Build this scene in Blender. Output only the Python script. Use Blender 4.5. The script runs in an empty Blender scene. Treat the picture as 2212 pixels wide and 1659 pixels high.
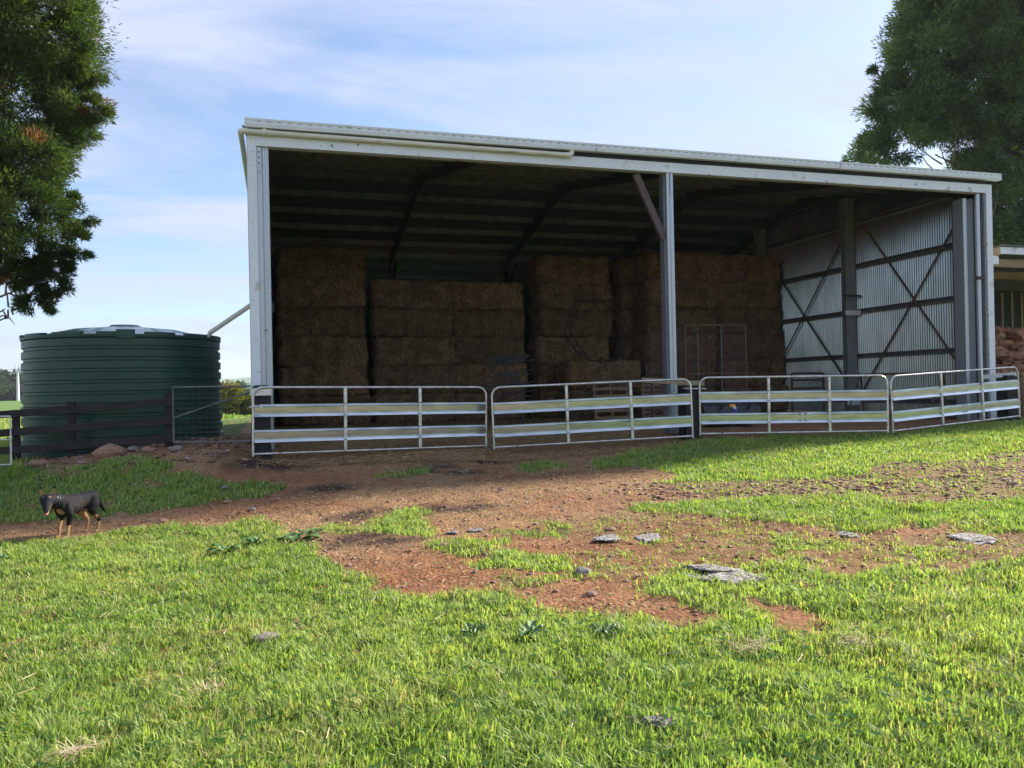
import bpy, bmesh, math, random
import numpy as np
from mathutils import Vector, Matrix
random.seed(7); RNG = np.random.default_rng(7)
S = bpy.context.scene
COL = S.collection
R = math.radians

# ------------------------------------------------------------------ camera, light, exposure
cam = bpy.data.cameras.new('camera'); camo = bpy.data.objects.new('camera', cam); COL.objects.link(camo)
CAM = Vector((0.574, -14.361, 1.051)); YAW, PITCH, ROLL = 0.28615, 0.00197, 0.02058
fw = Vector((math.sin(YAW)*math.cos(PITCH), math.cos(YAW)*math.cos(PITCH), math.sin(PITCH)))
rt = Vector((math.cos(YAW), -math.sin(YAW), 0)); up = rt.cross(fw)
r2 = math.cos(ROLL)*rt - math.sin(ROLL)*up; u2 = math.sin(ROLL)*rt + math.cos(ROLL)*up
m = Matrix((r2, u2, -fw)).transposed().to_4x4(); m.translation = CAM
camo.matrix_world = m
cam.sensor_width = 36; cam.lens = 36*1661/2212; cam.clip_end = 9000; cam.clip_start = 0.05
S.camera = camo

SUN_AZ = math.atan2(0.955, 0.297); SUN_EL = R(28)          # azimuth clockwise from +Y
w = bpy.data.worlds.new('World'); S.world = w; w.use_nodes = True
nt = w.node_tree; N = nt.nodes; Lk = nt.links; N.clear()
out = N.new('ShaderNodeOutputWorld'); bg = N.new('ShaderNodeBackground'); bg.inputs[1].default_value = 0.092
sky = N.new('ShaderNodeTexSky'); sky.sky_type = 'NISHITA'; sky.sun_disc = False
sky.sun_elevation = SUN_EL; sky.sun_rotation = SUN_AZ; sky.altitude = 600; sky.air_density = 1.0; sky.dust_density = 1.0; sky.ozone_density = 3.0
tc = N.new('ShaderNodeTexCoord'); sep = N.new('ShaderNodeSeparateXYZ'); Lk.new(tc.outputs['Generated'], sep.inputs[0])
def wm(op, a, b=None):
    n = N.new('ShaderNodeMath'); n.operation = op
    for i, v in enumerate((a, b)):
        if v is None: continue
        if isinstance(v, (int, float)): n.inputs[i].default_value = v
        else: Lk.new(v, n.inputs[i])
    return n.outputs[0]
zc = wm('ADD', wm('MAXIMUM', sep.outputs[2], 0.0), 0.16)
cx, cy = wm('DIVIDE', sep.outputs[0], zc), wm('DIVIDE', sep.outputs[1], zc)
cb = N.new('ShaderNodeCombineXYZ'); Lk.new(cx, cb.inputs[0]); Lk.new(cy, cb.inputs[1])
mp = N.new('ShaderNodeMapping'); mp.inputs['Rotation'].default_value = (0, 0, R(-28)); mp.inputs['Scale'].default_value = (0.42, 1.15, 1); mp.inputs['Location'].default_value = (3.1, 1.7, 0)
Lk.new(cb.outputs[0], mp.inputs[0])
n1 = N.new('ShaderNodeTexNoise'); n1.inputs['Scale'].default_value = 1.5; n1.inputs['Detail'].default_value = 9; n1.inputs['Roughness'].default_value = 0.62; n1.inputs['Distortion'].default_value = 0.6
Lk.new(mp.outputs[0], n1.inputs['Vector'])
cr = N.new('ShaderNodeValToRGB'); cr.color_ramp.elements[0].position = 0.40; cr.color_ramp.elements[0].color = (0.18, 0.18, 0.18, 1); cr.color_ramp.elements[1].position = 0.62; cr.color_ramp.elements[1].color = (0.96, 0.96, 0.96, 1)
Lk.new(n1.outputs[0], cr.inputs[0])
mx = N.new('ShaderNodeMix'); mx.data_type = 'RGBA'
CLOUD = mx.inputs[7]; CLOUD.default_value = (3.2, 3.55, 4.7, 1)
Lk.new(cr.outputs[0], mx.inputs[0]); Lk.new(sky.outputs[0], mx.inputs[6])
Lk.new(mx.outputs[2], bg.inputs[0]); Lk.new(bg.outputs[0], out.inputs[0])

sl = bpy.data.lights.new('sun', 'SUN'); sl.energy = 4.5; sl.angle = R(5); sl.color = (1.0, 0.93, 0.82)
so = bpy.data.objects.new('sun', sl); COL.objects.link(so)
sd = Vector((math.sin(SUN_AZ)*math.cos(SUN_EL), math.cos(SUN_AZ)*math.cos(SUN_EL), math.sin(SUN_EL)))
so.rotation_euler = sd.to_track_quat('Z', 'Y').to_euler()
S.view_settings.view_transform = 'Standard'; S.view_settings.look = 'None'; S.view_settings.gamma = 1; S.view_settings.use_curve_mapping = False
S.view_settings.exposure = 1.3
S.render.engine = 'CYCLES'
S.cycles.max_bounces = 7; S.cycles.diffuse_bounces = 3; S.cycles.glossy_bounces = 3; S.cycles.volume_bounces = 0; S.cycles.transmission_bounces = 3; S.cycles.transparent_max_bounces = 2

# ------------------------------------------------------------------ helpers
def tag(o, label=None, cat=None, group=None, kind=None):
    if label: o['label'] = label
    if cat: o['category'] = cat
    if group: o['group'] = group
    if kind: o['kind'] = kind
    return o
def empty(name, loc=(0, 0, 0), rz=0, label=None, cat=None, group=None):
    o = bpy.data.objects.new(name, None); o.empty_display_size = .2; o.location = loc; o.rotation_euler = (0, 0, rz)
    COL.objects.link(o); return tag(o, label, cat, group)
def setm(o, m):
    if m: o.data.materials.append(m)
class MB:
    def __init__(s): s.v = []; s.f = []
    def box(s, x0, x1, y0, y1, z0, z1, M=None):
        c = [Vector((x, y, z)) for z in (z0, z1) for y in (y0, y1) for x in (x0, x1)]
        if M: c = [M @ p for p in c]
        b = len(s.v); s.v += c
        s.f += [tuple(b+i for i in q) for q in ((0, 2, 3, 1), (4, 5, 7, 6), (0, 1, 5, 4), (2, 6, 7, 3), (0, 4, 6, 2), (1, 3, 7, 5))]
        return s
    def beam(s, p0, p1, w, h, upv=(0, 0, 1)):
        p0, p1 = Vector(p0), Vector(p1); d = p1-p0; L = d.length; d.normalize()
        u = Vector(upv); u = (u-d*u.dot(d))
        if u.length < 1e-4: u = Vector((1, 0, 0)); u = u-d*u.dot(d)
        u.normalize(); sd_ = d.cross(u)
        M = Matrix((d, sd_, u)).transposed().to_4x4(); M.translation = p0
        return s.box(0, L, -w/2, w/2, -h/2, h/2, M)
    def tube(s, path, r, seg=8, cap=True, r1=None):
        path = [Vector(p) for p in path]; n = len(path); b = len(s.v); prev = None
        for i, p in enumerate(path):
            d = (path[min(i+1, n-1)]-path[max(i-1, 0)]).normalized()
            if prev is None:
                a = Vector((0, 0, 1)) if abs(d.z) < .9 else Vector((1, 0, 0)); u = (a-d*a.dot(d)).normalized()
            else: u = (prev-d*prev.dot(d)).normalized()
            prev = u; v = d.cross(u); rr = r if r1 is None else r+(r1-r)*i/(n-1)
            if isinstance(r, (list, tuple)): rr = r[i]
            for k in range(seg):
                a = 2*math.pi*k/seg; s.v.append(p+u*math.cos(a)*rr+v*math.sin(a)*rr)
        for i in range(n-1):
            for k in range(seg):
                k2 = (k+1) % seg; s.f.append((b+i*seg+k, b+i*seg+k2, b+(i+1)*seg+k2, b+(i+1)*seg+k))
        if cap:
            s.f.append(tuple(b+k for k in range(seg))[::-1]); s.f.append(tuple(b+(n-1)*seg+k for k in range(seg)))
        return s
    def prism(s, prof, p0, ax, L, ux, uy, closed=True):
        """extrude a 2-D profile (list of (a,b)) along ax for length L; a along ux, b along uy"""
        p0, ax, ux, uy = Vector(p0), Vector(ax), Vector(ux), Vector(uy); b = len(s.v); n = len(prof)
        for t in (0, L):
            for a, c in prof: s.v.append(p0+ax*t+ux*a+uy*c)
        for i in range(n if closed else n-1):
            j = (i+1) % n; s.f.append((b+i, b+j, b+n+j, b+n+i))
        if closed: s.f.append(tuple(b+i for i in range(n))[::-1]); s.f.append(tuple(b+n+i for i in range(n)))
        return s
    def build(s, name, mat, parent=None, smooth=False, kind=None, bevel=0):
        me = bpy.data.meshes.new(name); me.from_pydata([tuple(p) for p in s.v], [], s.f); me.update()
        if bevel:
            bm = bmesh.new(); bm.from_mesh(me); bmesh.ops.recalc_face_normals(bm, faces=bm.faces)
            bmesh.ops.bevel(bm, geom=list(bm.edges), offset=bevel, segments=1, affect='EDGES'); bm.to_mesh(me); bm.free()
        else:
            bm = bmesh.new(); bm.from_mesh(me); bmesh.ops.recalc_face_normals(bm, faces=bm.faces); bm.to_mesh(me); bm.free()
        o = bpy.data.objects.new(name, me); COL.objects.link(o); setm(o, mat)
        if smooth:
            me.polygons.foreach_set('use_smooth', [True]*len(me.polygons))
            try: me.set_sharp_from_angle(angle=R(40))
            except Exception: pass
        if parent: o.parent = parent
        if kind: o['kind'] = kind
        return o
def link_copy(o, parent=None, loc=None):
    c = o.copy(); COL.objects.link(c)
    if parent: c.parent = parent
    if loc is not None: c.location = loc
    return c
def np_mesh(name, V, loops, starts, mat, col=None, smooth=False, cname='col'):
    me = bpy.data.meshes.new(name); me.vertices.add(len(V)); me.vertices.foreach_set('co', np.ascontiguousarray(V, dtype=np.float32).ravel())
    me.loops.add(len(loops)); me.loops.foreach_set('vertex_index', np.ascontiguousarray(loops, dtype=np.int32))
    me.polygons.add(len(starts)); me.polygons.foreach_set('loop_start', np.ascontiguousarray(starts, dtype=np.int32))
    me.update(calc_edges=True)
    if col is not None:
        a = me.color_attributes.new(cname, 'FLOAT_COLOR', 'POINT')
        c4 = np.ones((len(V), 4), np.float32); c4[:, :3] = col; a.data.foreach_set('color', c4.ravel())
    if smooth: me.polygons.foreach_set('use_smooth', np.ones(len(starts), bool))
    o = bpy.data.objects.new(name, me); COL.objects.link(o); setm(o, mat); return o
def vnoise(x, y, sc, seed=0):
    x = x*sc; y = y*sc; xi = np.floor(x).astype(np.int64); yi = np.floor(y).astype(np.int64); fx = x-xi; fy = y-yi
    fx = fx*fx*(3-2*fx); fy = fy*fy*(3-2*fy)
    def h(a, b):
        n = (a*374761393+b*668265263+seed*1442695041) & 0xffffffff; n = ((n ^ (n >> 13))*1274126177) & 0xffffffff
        return ((n ^ (n >> 16)) & 0xffff)/65535.
    return (h(xi, yi)*(1-fx)+h(xi+1, yi)*fx)*(1-fy)+(h(xi, yi+1)*(1-fx)+h(xi+1, yi+1)*fx)*fy
def fbm(x, y, sc, o=3, seed=0):
    t = 0; a = 1; s_ = 0
    for i in range(o): t = t+a*vnoise(x, y, sc*2**i, seed+i*17); s_ += a; a *= .5
    return t/s_

# ------------------------------------------------------------------ materials
def mat(name, c, c2=None, rough=.6, metal=0, scale=8, stretch=(1, 1, 1), bump=0, bscale=None, detail=5, lo=.35, hi=.65, spots=None, coat=0, spec=.5):
    m = bpy.data.materials.new(name); m.use_nodes = True; nt = m.node_tree; N = nt.nodes; L = nt.links
    b = N['Principled BSDF']; b.inputs['Roughness'].default_value = rough; b.inputs['Metallic'].default_value = metal
    b.inputs['Specular IOR Level'].default_value = spec
    if coat: b.inputs['Coat Weight'].default_value = coat
    tc = N.new('ShaderNodeTexCoord'); mp = N.new('ShaderNodeMapping'); mp.inputs['Scale'].default_value = stretch
    L.new(tc.outputs['Object'], mp.inputs[0])
    def noise(sc, d=detail):
        n = N.new('ShaderNodeTexNoise'); n.inputs['Scale'].default_value = sc; n.inputs['Detail'].default_value = d; L.new(mp.outputs[0], n.inputs['Vector']); return n
    def ramp(inp, a, b_, ca, cb_):
        r = N.new('ShaderNodeValToRGB'); r.color_ramp.elements[0].position = a; r.color_ramp.elements[1].position = b_
        r.color_ramp.elements[0].color = (*ca, 1); r.color_ramp.elements[1].color = (*cb_, 1); L.new(inp, r.inputs[0]); return r.outputs[0]
    cur = None
    if c2 is not None:
        cur = ramp(noise(scale).outputs[0], lo, hi, c, c2)
    else: b.inputs['Base Color'].default_value = (*c, 1)
    if spots:                                           # (colour, noise scale, threshold, softness)
        for sc_, ssc, th, so_ in spots:
            n = noise(ssc, 6); mk = ramp(n.outputs[0], th, th+so_, (0, 0, 0), (1, 1, 1))
            x = N.new('ShaderNodeMix'); x.data_type = 'RGBA'; L.new(mk, x.inputs[0])
            if cur is None: x.inputs[6].default_value = (*c, 1)
            else: L.new(cur, x.inputs[6])
            x.inputs[7].default_value = (*sc_, 1); cur = x.outputs[2]
    if cur is not None: L.new(cur, b.inputs['Base Color'])
    if bump:
        bn = N.new('ShaderNodeBump'); bn.inputs['Strength'].default_value = 1; bn.inputs['Distance'].default_value = bump
        L.new(noise(bscale or scale*2).outputs[0], bn.inputs['Height']); L.new(bn.outputs[0], b.inputs['Normal'])
    return m
def leafmat(name, attr='col', trans=.45, rough=.55, spec=.25):
    m = bpy.data.materials.new(name); m.use_nodes = True; nt = m.node_tree; N = nt.nodes; L = nt.links
    b = N['Principled BSDF']; o = N['Material Output']; b.inputs['Roughness'].default_value = rough; b.inputs['Specular IOR Level'].default_value = spec
    a = N.new('ShaderNodeAttribute'); a.attribute_name = attr; L.new(a.outputs['Color'], b.inputs['Base Color'])
    t = N.new('ShaderNodeBsdfTranslucent'); g = N.new('ShaderNodeMix'); g.data_type = 'RGBA'; g.blend_type = 'MULTIPLY'; g.inputs[0].default_value = 1
    L.new(a.outputs['Color'], g.inputs[6]); g.inputs[7].default_value = (1.5, 1.6, .7, 1); L.new(g.outputs[2], t.inputs[0])
    ms = N.new('ShaderNodeMixShader'); ms.inputs[0].default_value = trans; L.new(b.outputs[0], ms.inputs[1]); L.new(t.outputs[0], ms.inputs[2]); L.new(ms.outputs[0], o.inputs[0])
    return m
def attrmat(name, attr='col', rough=.8, spec=.3, bump=0, bscale=60):
    m = bpy.data.materials.new(name); m.use_nodes = True; nt = m.node_tree; N = nt.nodes; L = nt.links
    b = N['Principled BSDF']; b.inputs['Roughness'].default_value = rough; b.inputs['Specular IOR Level'].default_value = spec
    a = N.new('ShaderNodeAttribute'); a.attribute_name = attr; L.new(a.outputs['Color'], b.inputs['Base Color'])
    if bump:
        n = N.new('ShaderNodeTexNoise'); n.inputs['Scale'].default_value = bscale; tc = N.new('ShaderNodeTexCoord'); L.new(tc.outputs['Object'], n.inputs['Vector'])
        bn = N.new('ShaderNodeBump'); bn.inputs['Distance'].default_value = bump; L.new(n.outputs[0], bn.inputs['Height']); L.new(bn.outputs[0], b.inputs['Normal'])
    return m
M_white = mat('white_painted_steel', (.70, .74, .77), (.78, .81, .83), rough=.42, scale=1.5, spots=[((.22, .18, .14), 9, .66, .05), ((.30, .24, .19), 24, .66, .04), ((.45, .40, .34), 3, .62, .15)])
M_gutter = mat('white_gutter', (.72, .76, .78), (.79, .82, .83), rough=.35, scale=2, spots=[((.5, .45, .36), 3, .68, .1)])
M_galv = mat('galvanised_steel', (.44, .47, .49), (.56, .59, .61), rough=.4, metal=.6, scale=55, detail=2, lo=.4, hi=.62, bump=.0003, bscale=60, spots=[((.25, .2, .17), 6, .7, .06)])
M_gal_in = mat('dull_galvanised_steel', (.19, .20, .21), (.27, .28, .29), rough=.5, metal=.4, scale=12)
M_wire = mat('dull_wire', (.10, .11, .11), (.2, .2, .19), rough=.5, metal=.5, scale=9)
M_dark_steel = mat('dark_steel', (.022, .024, .026), (.04, .04, .04), rough=.6, metal=.3, scale=6)
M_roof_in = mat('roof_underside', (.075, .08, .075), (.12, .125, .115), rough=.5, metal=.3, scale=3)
M_zinc = mat('zincalume_sheet', (.36, .40, .39), (.48, .52, .50), rough=.38, metal=.6, scale=3, stretch=(1, 1, .3), spots=[((.3, .27, .22), 7, .7, .08)])
M_sheet_out = mat('outer_wall_sheet', (.55, .58, .6), (.62, .65, .66), rough=.45, scale=2)
M_green_sheet = mat('green_back_sheet', (.06, .13, .10), (.09, .17, .13), rough=.5, metal=.2, scale=3)
M_pvc = mat('weathered_pvc', (.66, .63, .52), (.74, .71, .60), rough=.4, scale=3, stretch=(.4, 3, 3), spots=[((.25, .21, .13), 5, .62, .12)])
M_gate = mat('galvanised_gate_rail', (.55, .60, .60), (.76, .80, .81), rough=.28, metal=1.0, scale=5, stretch=(.5, 3, 3), detail=6, spots=[((.42, .36, .30), 2.6, .66, .12)])
M_tube = mat('galvanised_tube', (.50, .49, .46), (.74, .74, .72), rough=.34, metal=.8, scale=7, spots=[((.26, .13, .07), 3.5, .66, .06)])
M_brace = mat('dull_brown_steel', (.075, .055, .05), (.12, .09, .085), rough=.7, scale=10)
M_ring = mat('old_dark_tube', (.022, .017, .014), (.06, .042, .032), rough=.6, scale=14)
M_rust = mat('rusty_steel', (.085, .05, .037), (.17, .105, .078), rough=.8, metal=.2, scale=14)
M_blackpost = mat('black_creosote_timber', (.008, .008, .010), (.022, .019, .018), rough=.75, scale=14, stretch=(1, 1, .15), bump=.004, bscale=20)
M_fence = mat('dark_fence_timber', (.012, .010, .011), (.035, .024, .022), rough=.8, scale=10, stretch=(.2, 1, 1), bump=.002, bscale=25)
M_timber = mat('weathered_timber', (.30, .21, .13), (.42, .31, .2), rough=.75, scale=6, stretch=(.3, 2, 2), bump=.001)
M_log = mat('split_firewood', (.20, .09, .05), (.42, .22, .13), rough=.85, scale=7, stretch=(.4, 2, 2), bump=.01, bscale=14)
M_tank = mat('dark_green_poly', (.006, .044, .025), (.009, .056, .032), rough=.38, scale=1.5, spots=[((.06, .09, .06), 2.2, .68, .12)])
M_black = mat('black_painted_steel', (.016, .017, .019), (.035, .036, .038), rough=.45, scale=4, spots=[((.12, .09, .07), 5, .64, .08)])
M_hay = mat('hay', (.062, .038, .021), (.40, .285, .16), rough=.9, scale=26, stretch=(1, 1, .35), detail=8, lo=.3, hi=.72, bump=.03, bscale=34)
M_stone = mat('brown_stone', (.24, .12, .075), (.40, .25, .17), rough=.85, scale=9, bump=.01, bscale=20)
M_greystone = mat('grey_stone', (.20, .16, .14), (.36, .30, .27), rough=.85, scale=9, bump=.01, bscale=20)
M_bark = mat('bark', (.10, .07, .05), (.22, .17, .13), rough=.9, scale=8, stretch=(2, 2, .4), bump=.02)
M_orange = mat('orange_sticker', (.75, .36, .02), rough=.5)
M_whitep = mat('white_print', (.7, .72, .75), rough=.5)
M_blue = mat('blue_print', (.05, .08, .4), rough=.5)
M_leaf = leafmat('grass_blades', trans=.42)
M_foliage = leafmat('conifer_foliage', trans=.38, rough=.6, spec=.15)
M_far = attrmat('attribute_colour')
M_roof_in2 = mat('purlin_steel', (.16, .17, .15), (.24, .25, .22), rough=.45, metal=.4, scale=6)

def bale_tint(m):                                   # every bale its own shade of straw
    nt = m.node_tree; N = nt.nodes; L = nt.links; b = N['Principled BSDF']; src = b.inputs['Base Color'].links[0].from_socket
    oi = N.new('ShaderNodeObjectInfo'); r_ = N.new('ShaderNodeValToRGB'); r_.color_ramp.elements[0].color = (.74, .71, .66, 1); r_.color_ramp.elements[1].color = (1.15, 1.05, .92, 1); L.new(oi.outputs['Random'], r_.inputs[0])
    x = N.new('ShaderNodeMix'); x.data_type = 'RGBA'; x.blend_type = 'MULTIPLY'; x.inputs[0].default_value = 1; L.new(src, x.inputs[6]); L.new(r_.outputs[0], x.inputs[7])
    n = N.new('ShaderNodeTexNoise'); n.inputs['Scale'].default_value = 2.2; tc = N.new('ShaderNodeTexCoord'); ad = N.new('ShaderNodeVectorMath'); ad.operation = 'ADD'; L.new(tc.outputs['Object'], ad.inputs[0]); L.new(oi.outputs['Random'], ad.inputs[1]); L.new(ad.outputs[0], n.inputs['Vector'])
    r2_ = N.new('ShaderNodeValToRGB'); r2_.color_ramp.elements[0].position = .35; r2_.color_ramp.elements[0].color = (.55, .5, .45, 1); r2_.color_ramp.elements[1].position = .6; r2_.color_ramp.elements[1].color = (1, 1, 1, 1); L.new(n.outputs[0], r2_.inputs[0])
    y = N.new('ShaderNodeMix'); y.data_type = 'RGBA'; y.blend_type = 'MULTIPLY'; y.inputs[0].default_value = 1; L.new(x.outputs[2], y.inputs[6]); L.new(r2_.outputs[0], y.inputs[7]); L.new(y.outputs[2], b.inputs['Base Color'])
bale_tint(M_hay)
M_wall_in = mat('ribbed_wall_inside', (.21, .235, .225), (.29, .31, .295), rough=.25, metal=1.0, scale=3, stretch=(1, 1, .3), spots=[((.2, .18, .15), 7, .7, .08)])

GP=[(0,.3,0),(4,.3,0),(8.4,.3,0),(12.6,.3,0),(16.8,.3,0),(0,6,0),(8,6,0),(16.8,6,0),(0,13,0),(8,13,0),(16.8,13,0),(4,3,0),(12,3,0),
(0,-.9,-.1),(4.2,-.35,-.2),(2,-.7,-.16),(6.2,-.7,-.2),(8.3,-.85,-.13),(12.3,-1.6,-.13),(14.5,-1.2,-.06),(16.5,-.87,0),(10.3,-1.2,-.13),
(.57,-14.4,-.45),(-2,-13,-.52),(4,-12.5,-.42),(-2.05,-4.15,-.645),(-1.75,-3.7,-.645),(-5,-4,-.72),(1.5,-4,-.47),(5,-4,-.38),(9,-4.5,-.33),(14,-5,-.25),(0,-8,-.6),(-4,-8,-.68),
(5,-8,-.46),(10,-9,-.4),(-1.3,-.26,.12),(-.5,-.3,.14),(-2.9,.15,-.03),(-3.9,.4,-.1),(-6,.6,-.25),(-2.5,2.4,-.1),(-.4,1.2,.16),(-.5,3.5,.1),(-.6,-1.6,-.18),(-3,-1.4,-.3),(-6,-1.5,-.45),
(-6,3,-.25),(-2.5,6,-.1),(20,0,.05),(20,-5,-.1),(20,8,.05),(14,-12,-.35),(20,-14,-.3),(-9,-8,-.8),(-9,0,-.5),(-9,8,-.4),(-9,-16,-.7),(4,-20,-.4),(20,20,0),(0,20,-.1),(-9,20,-.5)]
_P=np.array(GP,float)
def _U(r2): return r2*np.log(r2+1e-9)
def _solve():
    n=len(_P);K=_U(((_P[:,None,:2]-_P[None,:,:2])**2).sum(-1))+np.eye(n)*.02
    Q=np.c_[np.ones(n),_P[:,:2]];A=np.zeros((n+3,n+3));A[:n,:n]=K;A[:n,n:]=Q;A[n:,:n]=Q.T
    return np.linalg.solve(A,np.r_[_P[:,2],0,0,0])
_W=_solve()
def gz(x,y):
    x=np.atleast_1d(np.asarray(x,float));y=np.atleast_1d(np.asarray(y,float))
    out=np.empty(x.shape);xf=x.ravel();yf=y.ravel();o=out.ravel()
    cx=np.clip(xf,-9,20);cy=np.clip(yf,-18,18)
    for i in range(0,len(xf),20000):
        a=cx[i:i+20000];b=cy[i:i+20000]
        U=_U((a[:,None]-_P[:,0])**2+(b[:,None]-_P[:,1])**2)
        o[i:i+20000]=U@_W[:len(_P)]+_W[-3]+_W[-2]*a+_W[-1]*b
    d=np.hypot(xf-cx,yf-cy);t=np.clip(d/30,0,1);t=t*t*(3-2*t)
    o[:]=o*(1-t)+(-1.0)*t
    return o.reshape(x.shape)
GRASS= [(1,[(-4.37,-4.19),(-3.08,-4.17),(-2.65,-4.09),(-2.08,-4.09),(-1.52,-3.96),(-0.8,-4.06),(-0.38,-4.4),(0.25,-4.26),(0.66,-4.89),(0.58,-5.32),(0.73,-6.07),(0.88,-7.05),(1.26,-8.05),(1.44,-8.52),(1.73,-8.52),(2.12,-8.61),(2.31,-9.06),(2.28,-9.28),(2.6,-9.52),(2.78,-9.99),(3.1,-9.88),(3.09,-9.45),(3.51,-9.6),(3.48,-9.93),(3.43,-10.19),(3.41,-10.4),(3.79,-10.57),(3.75,-10.37),(3.87,-10.1),(4.12,-9.76),(4.34,-9.58),(4.67,-9.54),(5.14,-9.36),(5.24,-9.66),(5.77,-9.53),(6.46,-9.4),(7.85,-9.31),(30.0,-12.0),(30.0,-40.0),(-30.0,-40.0),(-30.0,-9.0)]),(1,[(-7.71,4.31),(-3.99,0.26),(-3.16,-0.6),(-2.59,-0.84),(-2.39,-0.52),(-1.79,-0.66),(-1.29,-1.05),(-1.25,-1.51),(-0.61,-1.83),(-0.38,-2.25),(0.06,-2.03),(0.76,-2.4),(0.5,-2.81),(0.13,-2.9),(-0.5,-3.01),(-1.03,-3.01),(-1.53,-3.01),(-2.04,-2.94),(-2.54,-2.92),(-3.0,-2.96),(-4.52,-2.91)]),(0.35,[(-8.34,7.88),(-4.63,3.93),(-3.01,-0.12),(-2.93,-0.7),(-3.88,-0.09),(-5.92,1.83)]),(1,[(5.48,-2.47),(6.21,-1.37),(7.03,-1.25),(7.97,-0.8),(8.95,-0.76),(9.84,-0.8),(10.92,-1.02),(12.57,-1.34),(13.28,-1.36),(15.2,-0.79),(16.52,-0.98),(18.6,-1.4),(15.09,-4.69),(12.62,-4.24),(12.03,-4.31),(10.99,-4.68),(10.56,-4.47),(10.01,-4.24),(9.18,-4.52),(8.61,-5.07),(7.87,-4.94),(7.14,-4.92),(5.62,-4.31),(6.26,-4.07),(6.38,-3.24),(6.03,-2.82)]),(0.95,[(4.35,-6.1),(5.17,-6.04),(5.92,-6.06),(6.46,-6.0),(6.95,-6.31),(7.47,-6.22),(7.58,-6.43),(7.15,-6.99),(7.59,-7.2),(8.23,-7.26),(8.91,-7.34),(10.27,-7.64),(8.27,-9.02),(7.28,-8.71),(6.95,-8.72),(6.94,-8.55),(7.04,-8.23),(6.58,-8.26),(6.69,-7.85),(6.14,-8.16),(5.94,-8.06),(5.73,-7.58),(5.19,-7.4),(5.12,-6.86),(4.62,-6.46)]),(0.2,[(3.31,-6.13),(4.29,-6.23),(5.12,-6.94),(5.7,-7.65),(6.06,-8.21),(7.87,-9.09),(7.31,-9.49),(5.76,-9.53),(5.12,-9.36),(4.34,-9.57),(3.47,-9.23),(2.93,-8.65),(3.02,-7.78),(3.8,-7.98),(3.25,-6.77)]),(0.95,[(1.35,-5.42),(2.01,-4.75),(2.17,-4.99),(2.17,-6.09),(2.03,-6.38),(1.41,-5.89)]),(0.9,[(1.94,-6.61),(2.61,-6.81),(2.59,-7.07),(2.18,-7.22),(1.87,-7.04)]),(1,[(2.19,-7.65),(2.58,-7.22),(2.81,-7.26),(2.95,-7.86),(2.84,-8.39),(2.69,-8.65),(2.65,-8.21),(2.29,-7.97)]),(0.55,[(2.22,-8.22),(2.56,-8.47),(2.5,-8.71),(2.26,-8.58)]),(0.8,[(2.91,-8.29),(3.03,-8.48),(2.94,-8.67),(2.84,-8.55)]),(0.5,[(3.21,-8.2),(3.39,-8.29),(3.21,-8.57),(3.09,-8.51)]),(0.6,[(0.96,-5.0),(1.28,-5.0),(1.29,-5.72),(0.97,-5.39)]),(0.6,[(3.24,-5.92),(3.45,-6.62),(3.23,-7.0),(3.04,-6.82)]),(0.6,[(2.77,-6.24),(3.03,-6.57),(2.92,-6.91),(2.72,-6.73)]),(0.5,[(1.81,-2.16),(2.69,-1.44),(2.99,-1.46),(2.69,-2.17),(2.09,-2.45)]),(0.9,[(4.29,-1.67),(5.0,-1.36),(5.25,-1.66),(5.06,-2.2),(4.63,-2.44),(4.23,-2.09)]),(0.7,[(4.88,-7.87),(5.56,-8.37),(5.29,-8.69),(4.67,-8.52)]),(0.85,[(3.47,-8.68),(3.83,-8.84),(4.2,-8.88),(4.85,-8.66),(4.55,-9.29),(4.67,-9.54),(4.26,-9.68),(3.89,-10.09),(3.8,-9.88),(3.52,-9.57),(3.09,-9.45),(3.22,-8.96)]),(0.5,[(5.63,-8.69),(6.41,-8.74),(6.0,-9.18),(5.42,-9.18)])]
GRAVEL= [(4.9,-4.12),(5.62,-4.31),(7.14,-4.92),(7.87,-4.94),(8.61,-5.07),(10.01,-4.24),(10.99,-4.68),(12.03,-4.31),(12.62,-4.24),(14.82,-4.5),(10.27,-7.64),(8.91,-7.34),(8.23,-7.26),(7.59,-7.2),(7.24,-6.89),(7.6,-6.4),(6.95,-6.31),(6.46,-6.0),(5.17,-6.04),(4.41,-5.98),(4.14,-5.15)]
LT= [(-4.72, 5.95, 3.78, 0.42), (-4.45, 5.88, 4.3, 0.4), (-5.3, 6.1, 4.0, 0.45), (-4.95, 6.02, 3.2, 0.32), (-5.16, 6.07, 9.88, 1.52), (-4.13, 5.77, 9.1, 0.7), (-5.51, 6.18, 7.82, 1.41), (-4.0, 5.73, 7.85, 0.6), (-3.59, 5.61, 7.73, 0.27), (-4.54, 5.89, 6.83, 0.65), (-5.21, 5.05, 5.3, 1.07), (-4.05, 5.75, 5.3, 0.41), (-4.17, 5.79, 4.49, 0.41), (-4.64, 5.93, 4.07, 0.38), (-5.02, 6.04, 3.48, 0.37), (-5.99, 6.33, 4.47, 0.65), (-3.96, 5.72, 9.85, 0.41), (-4.35, 5.84, 8.34, 0.54), (-4.8, 4.93, 6.21, 0.72), (-4.77, 5.96, 5.64, 0.43), (-7.26, 6.69, 8.73, 1.63), (-7.31, 6.71, 6.02, 1.63), (-6.92, 6.59, 10.35, 1.73), (-3.78, 5.67, 8.55, 0.33), (-3.86, 5.69, 7.14, 0.27), (-7.72, 6.82, 11.99, 1.63), (-5.64, 6.21, 11.95, 1.73)]
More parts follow.
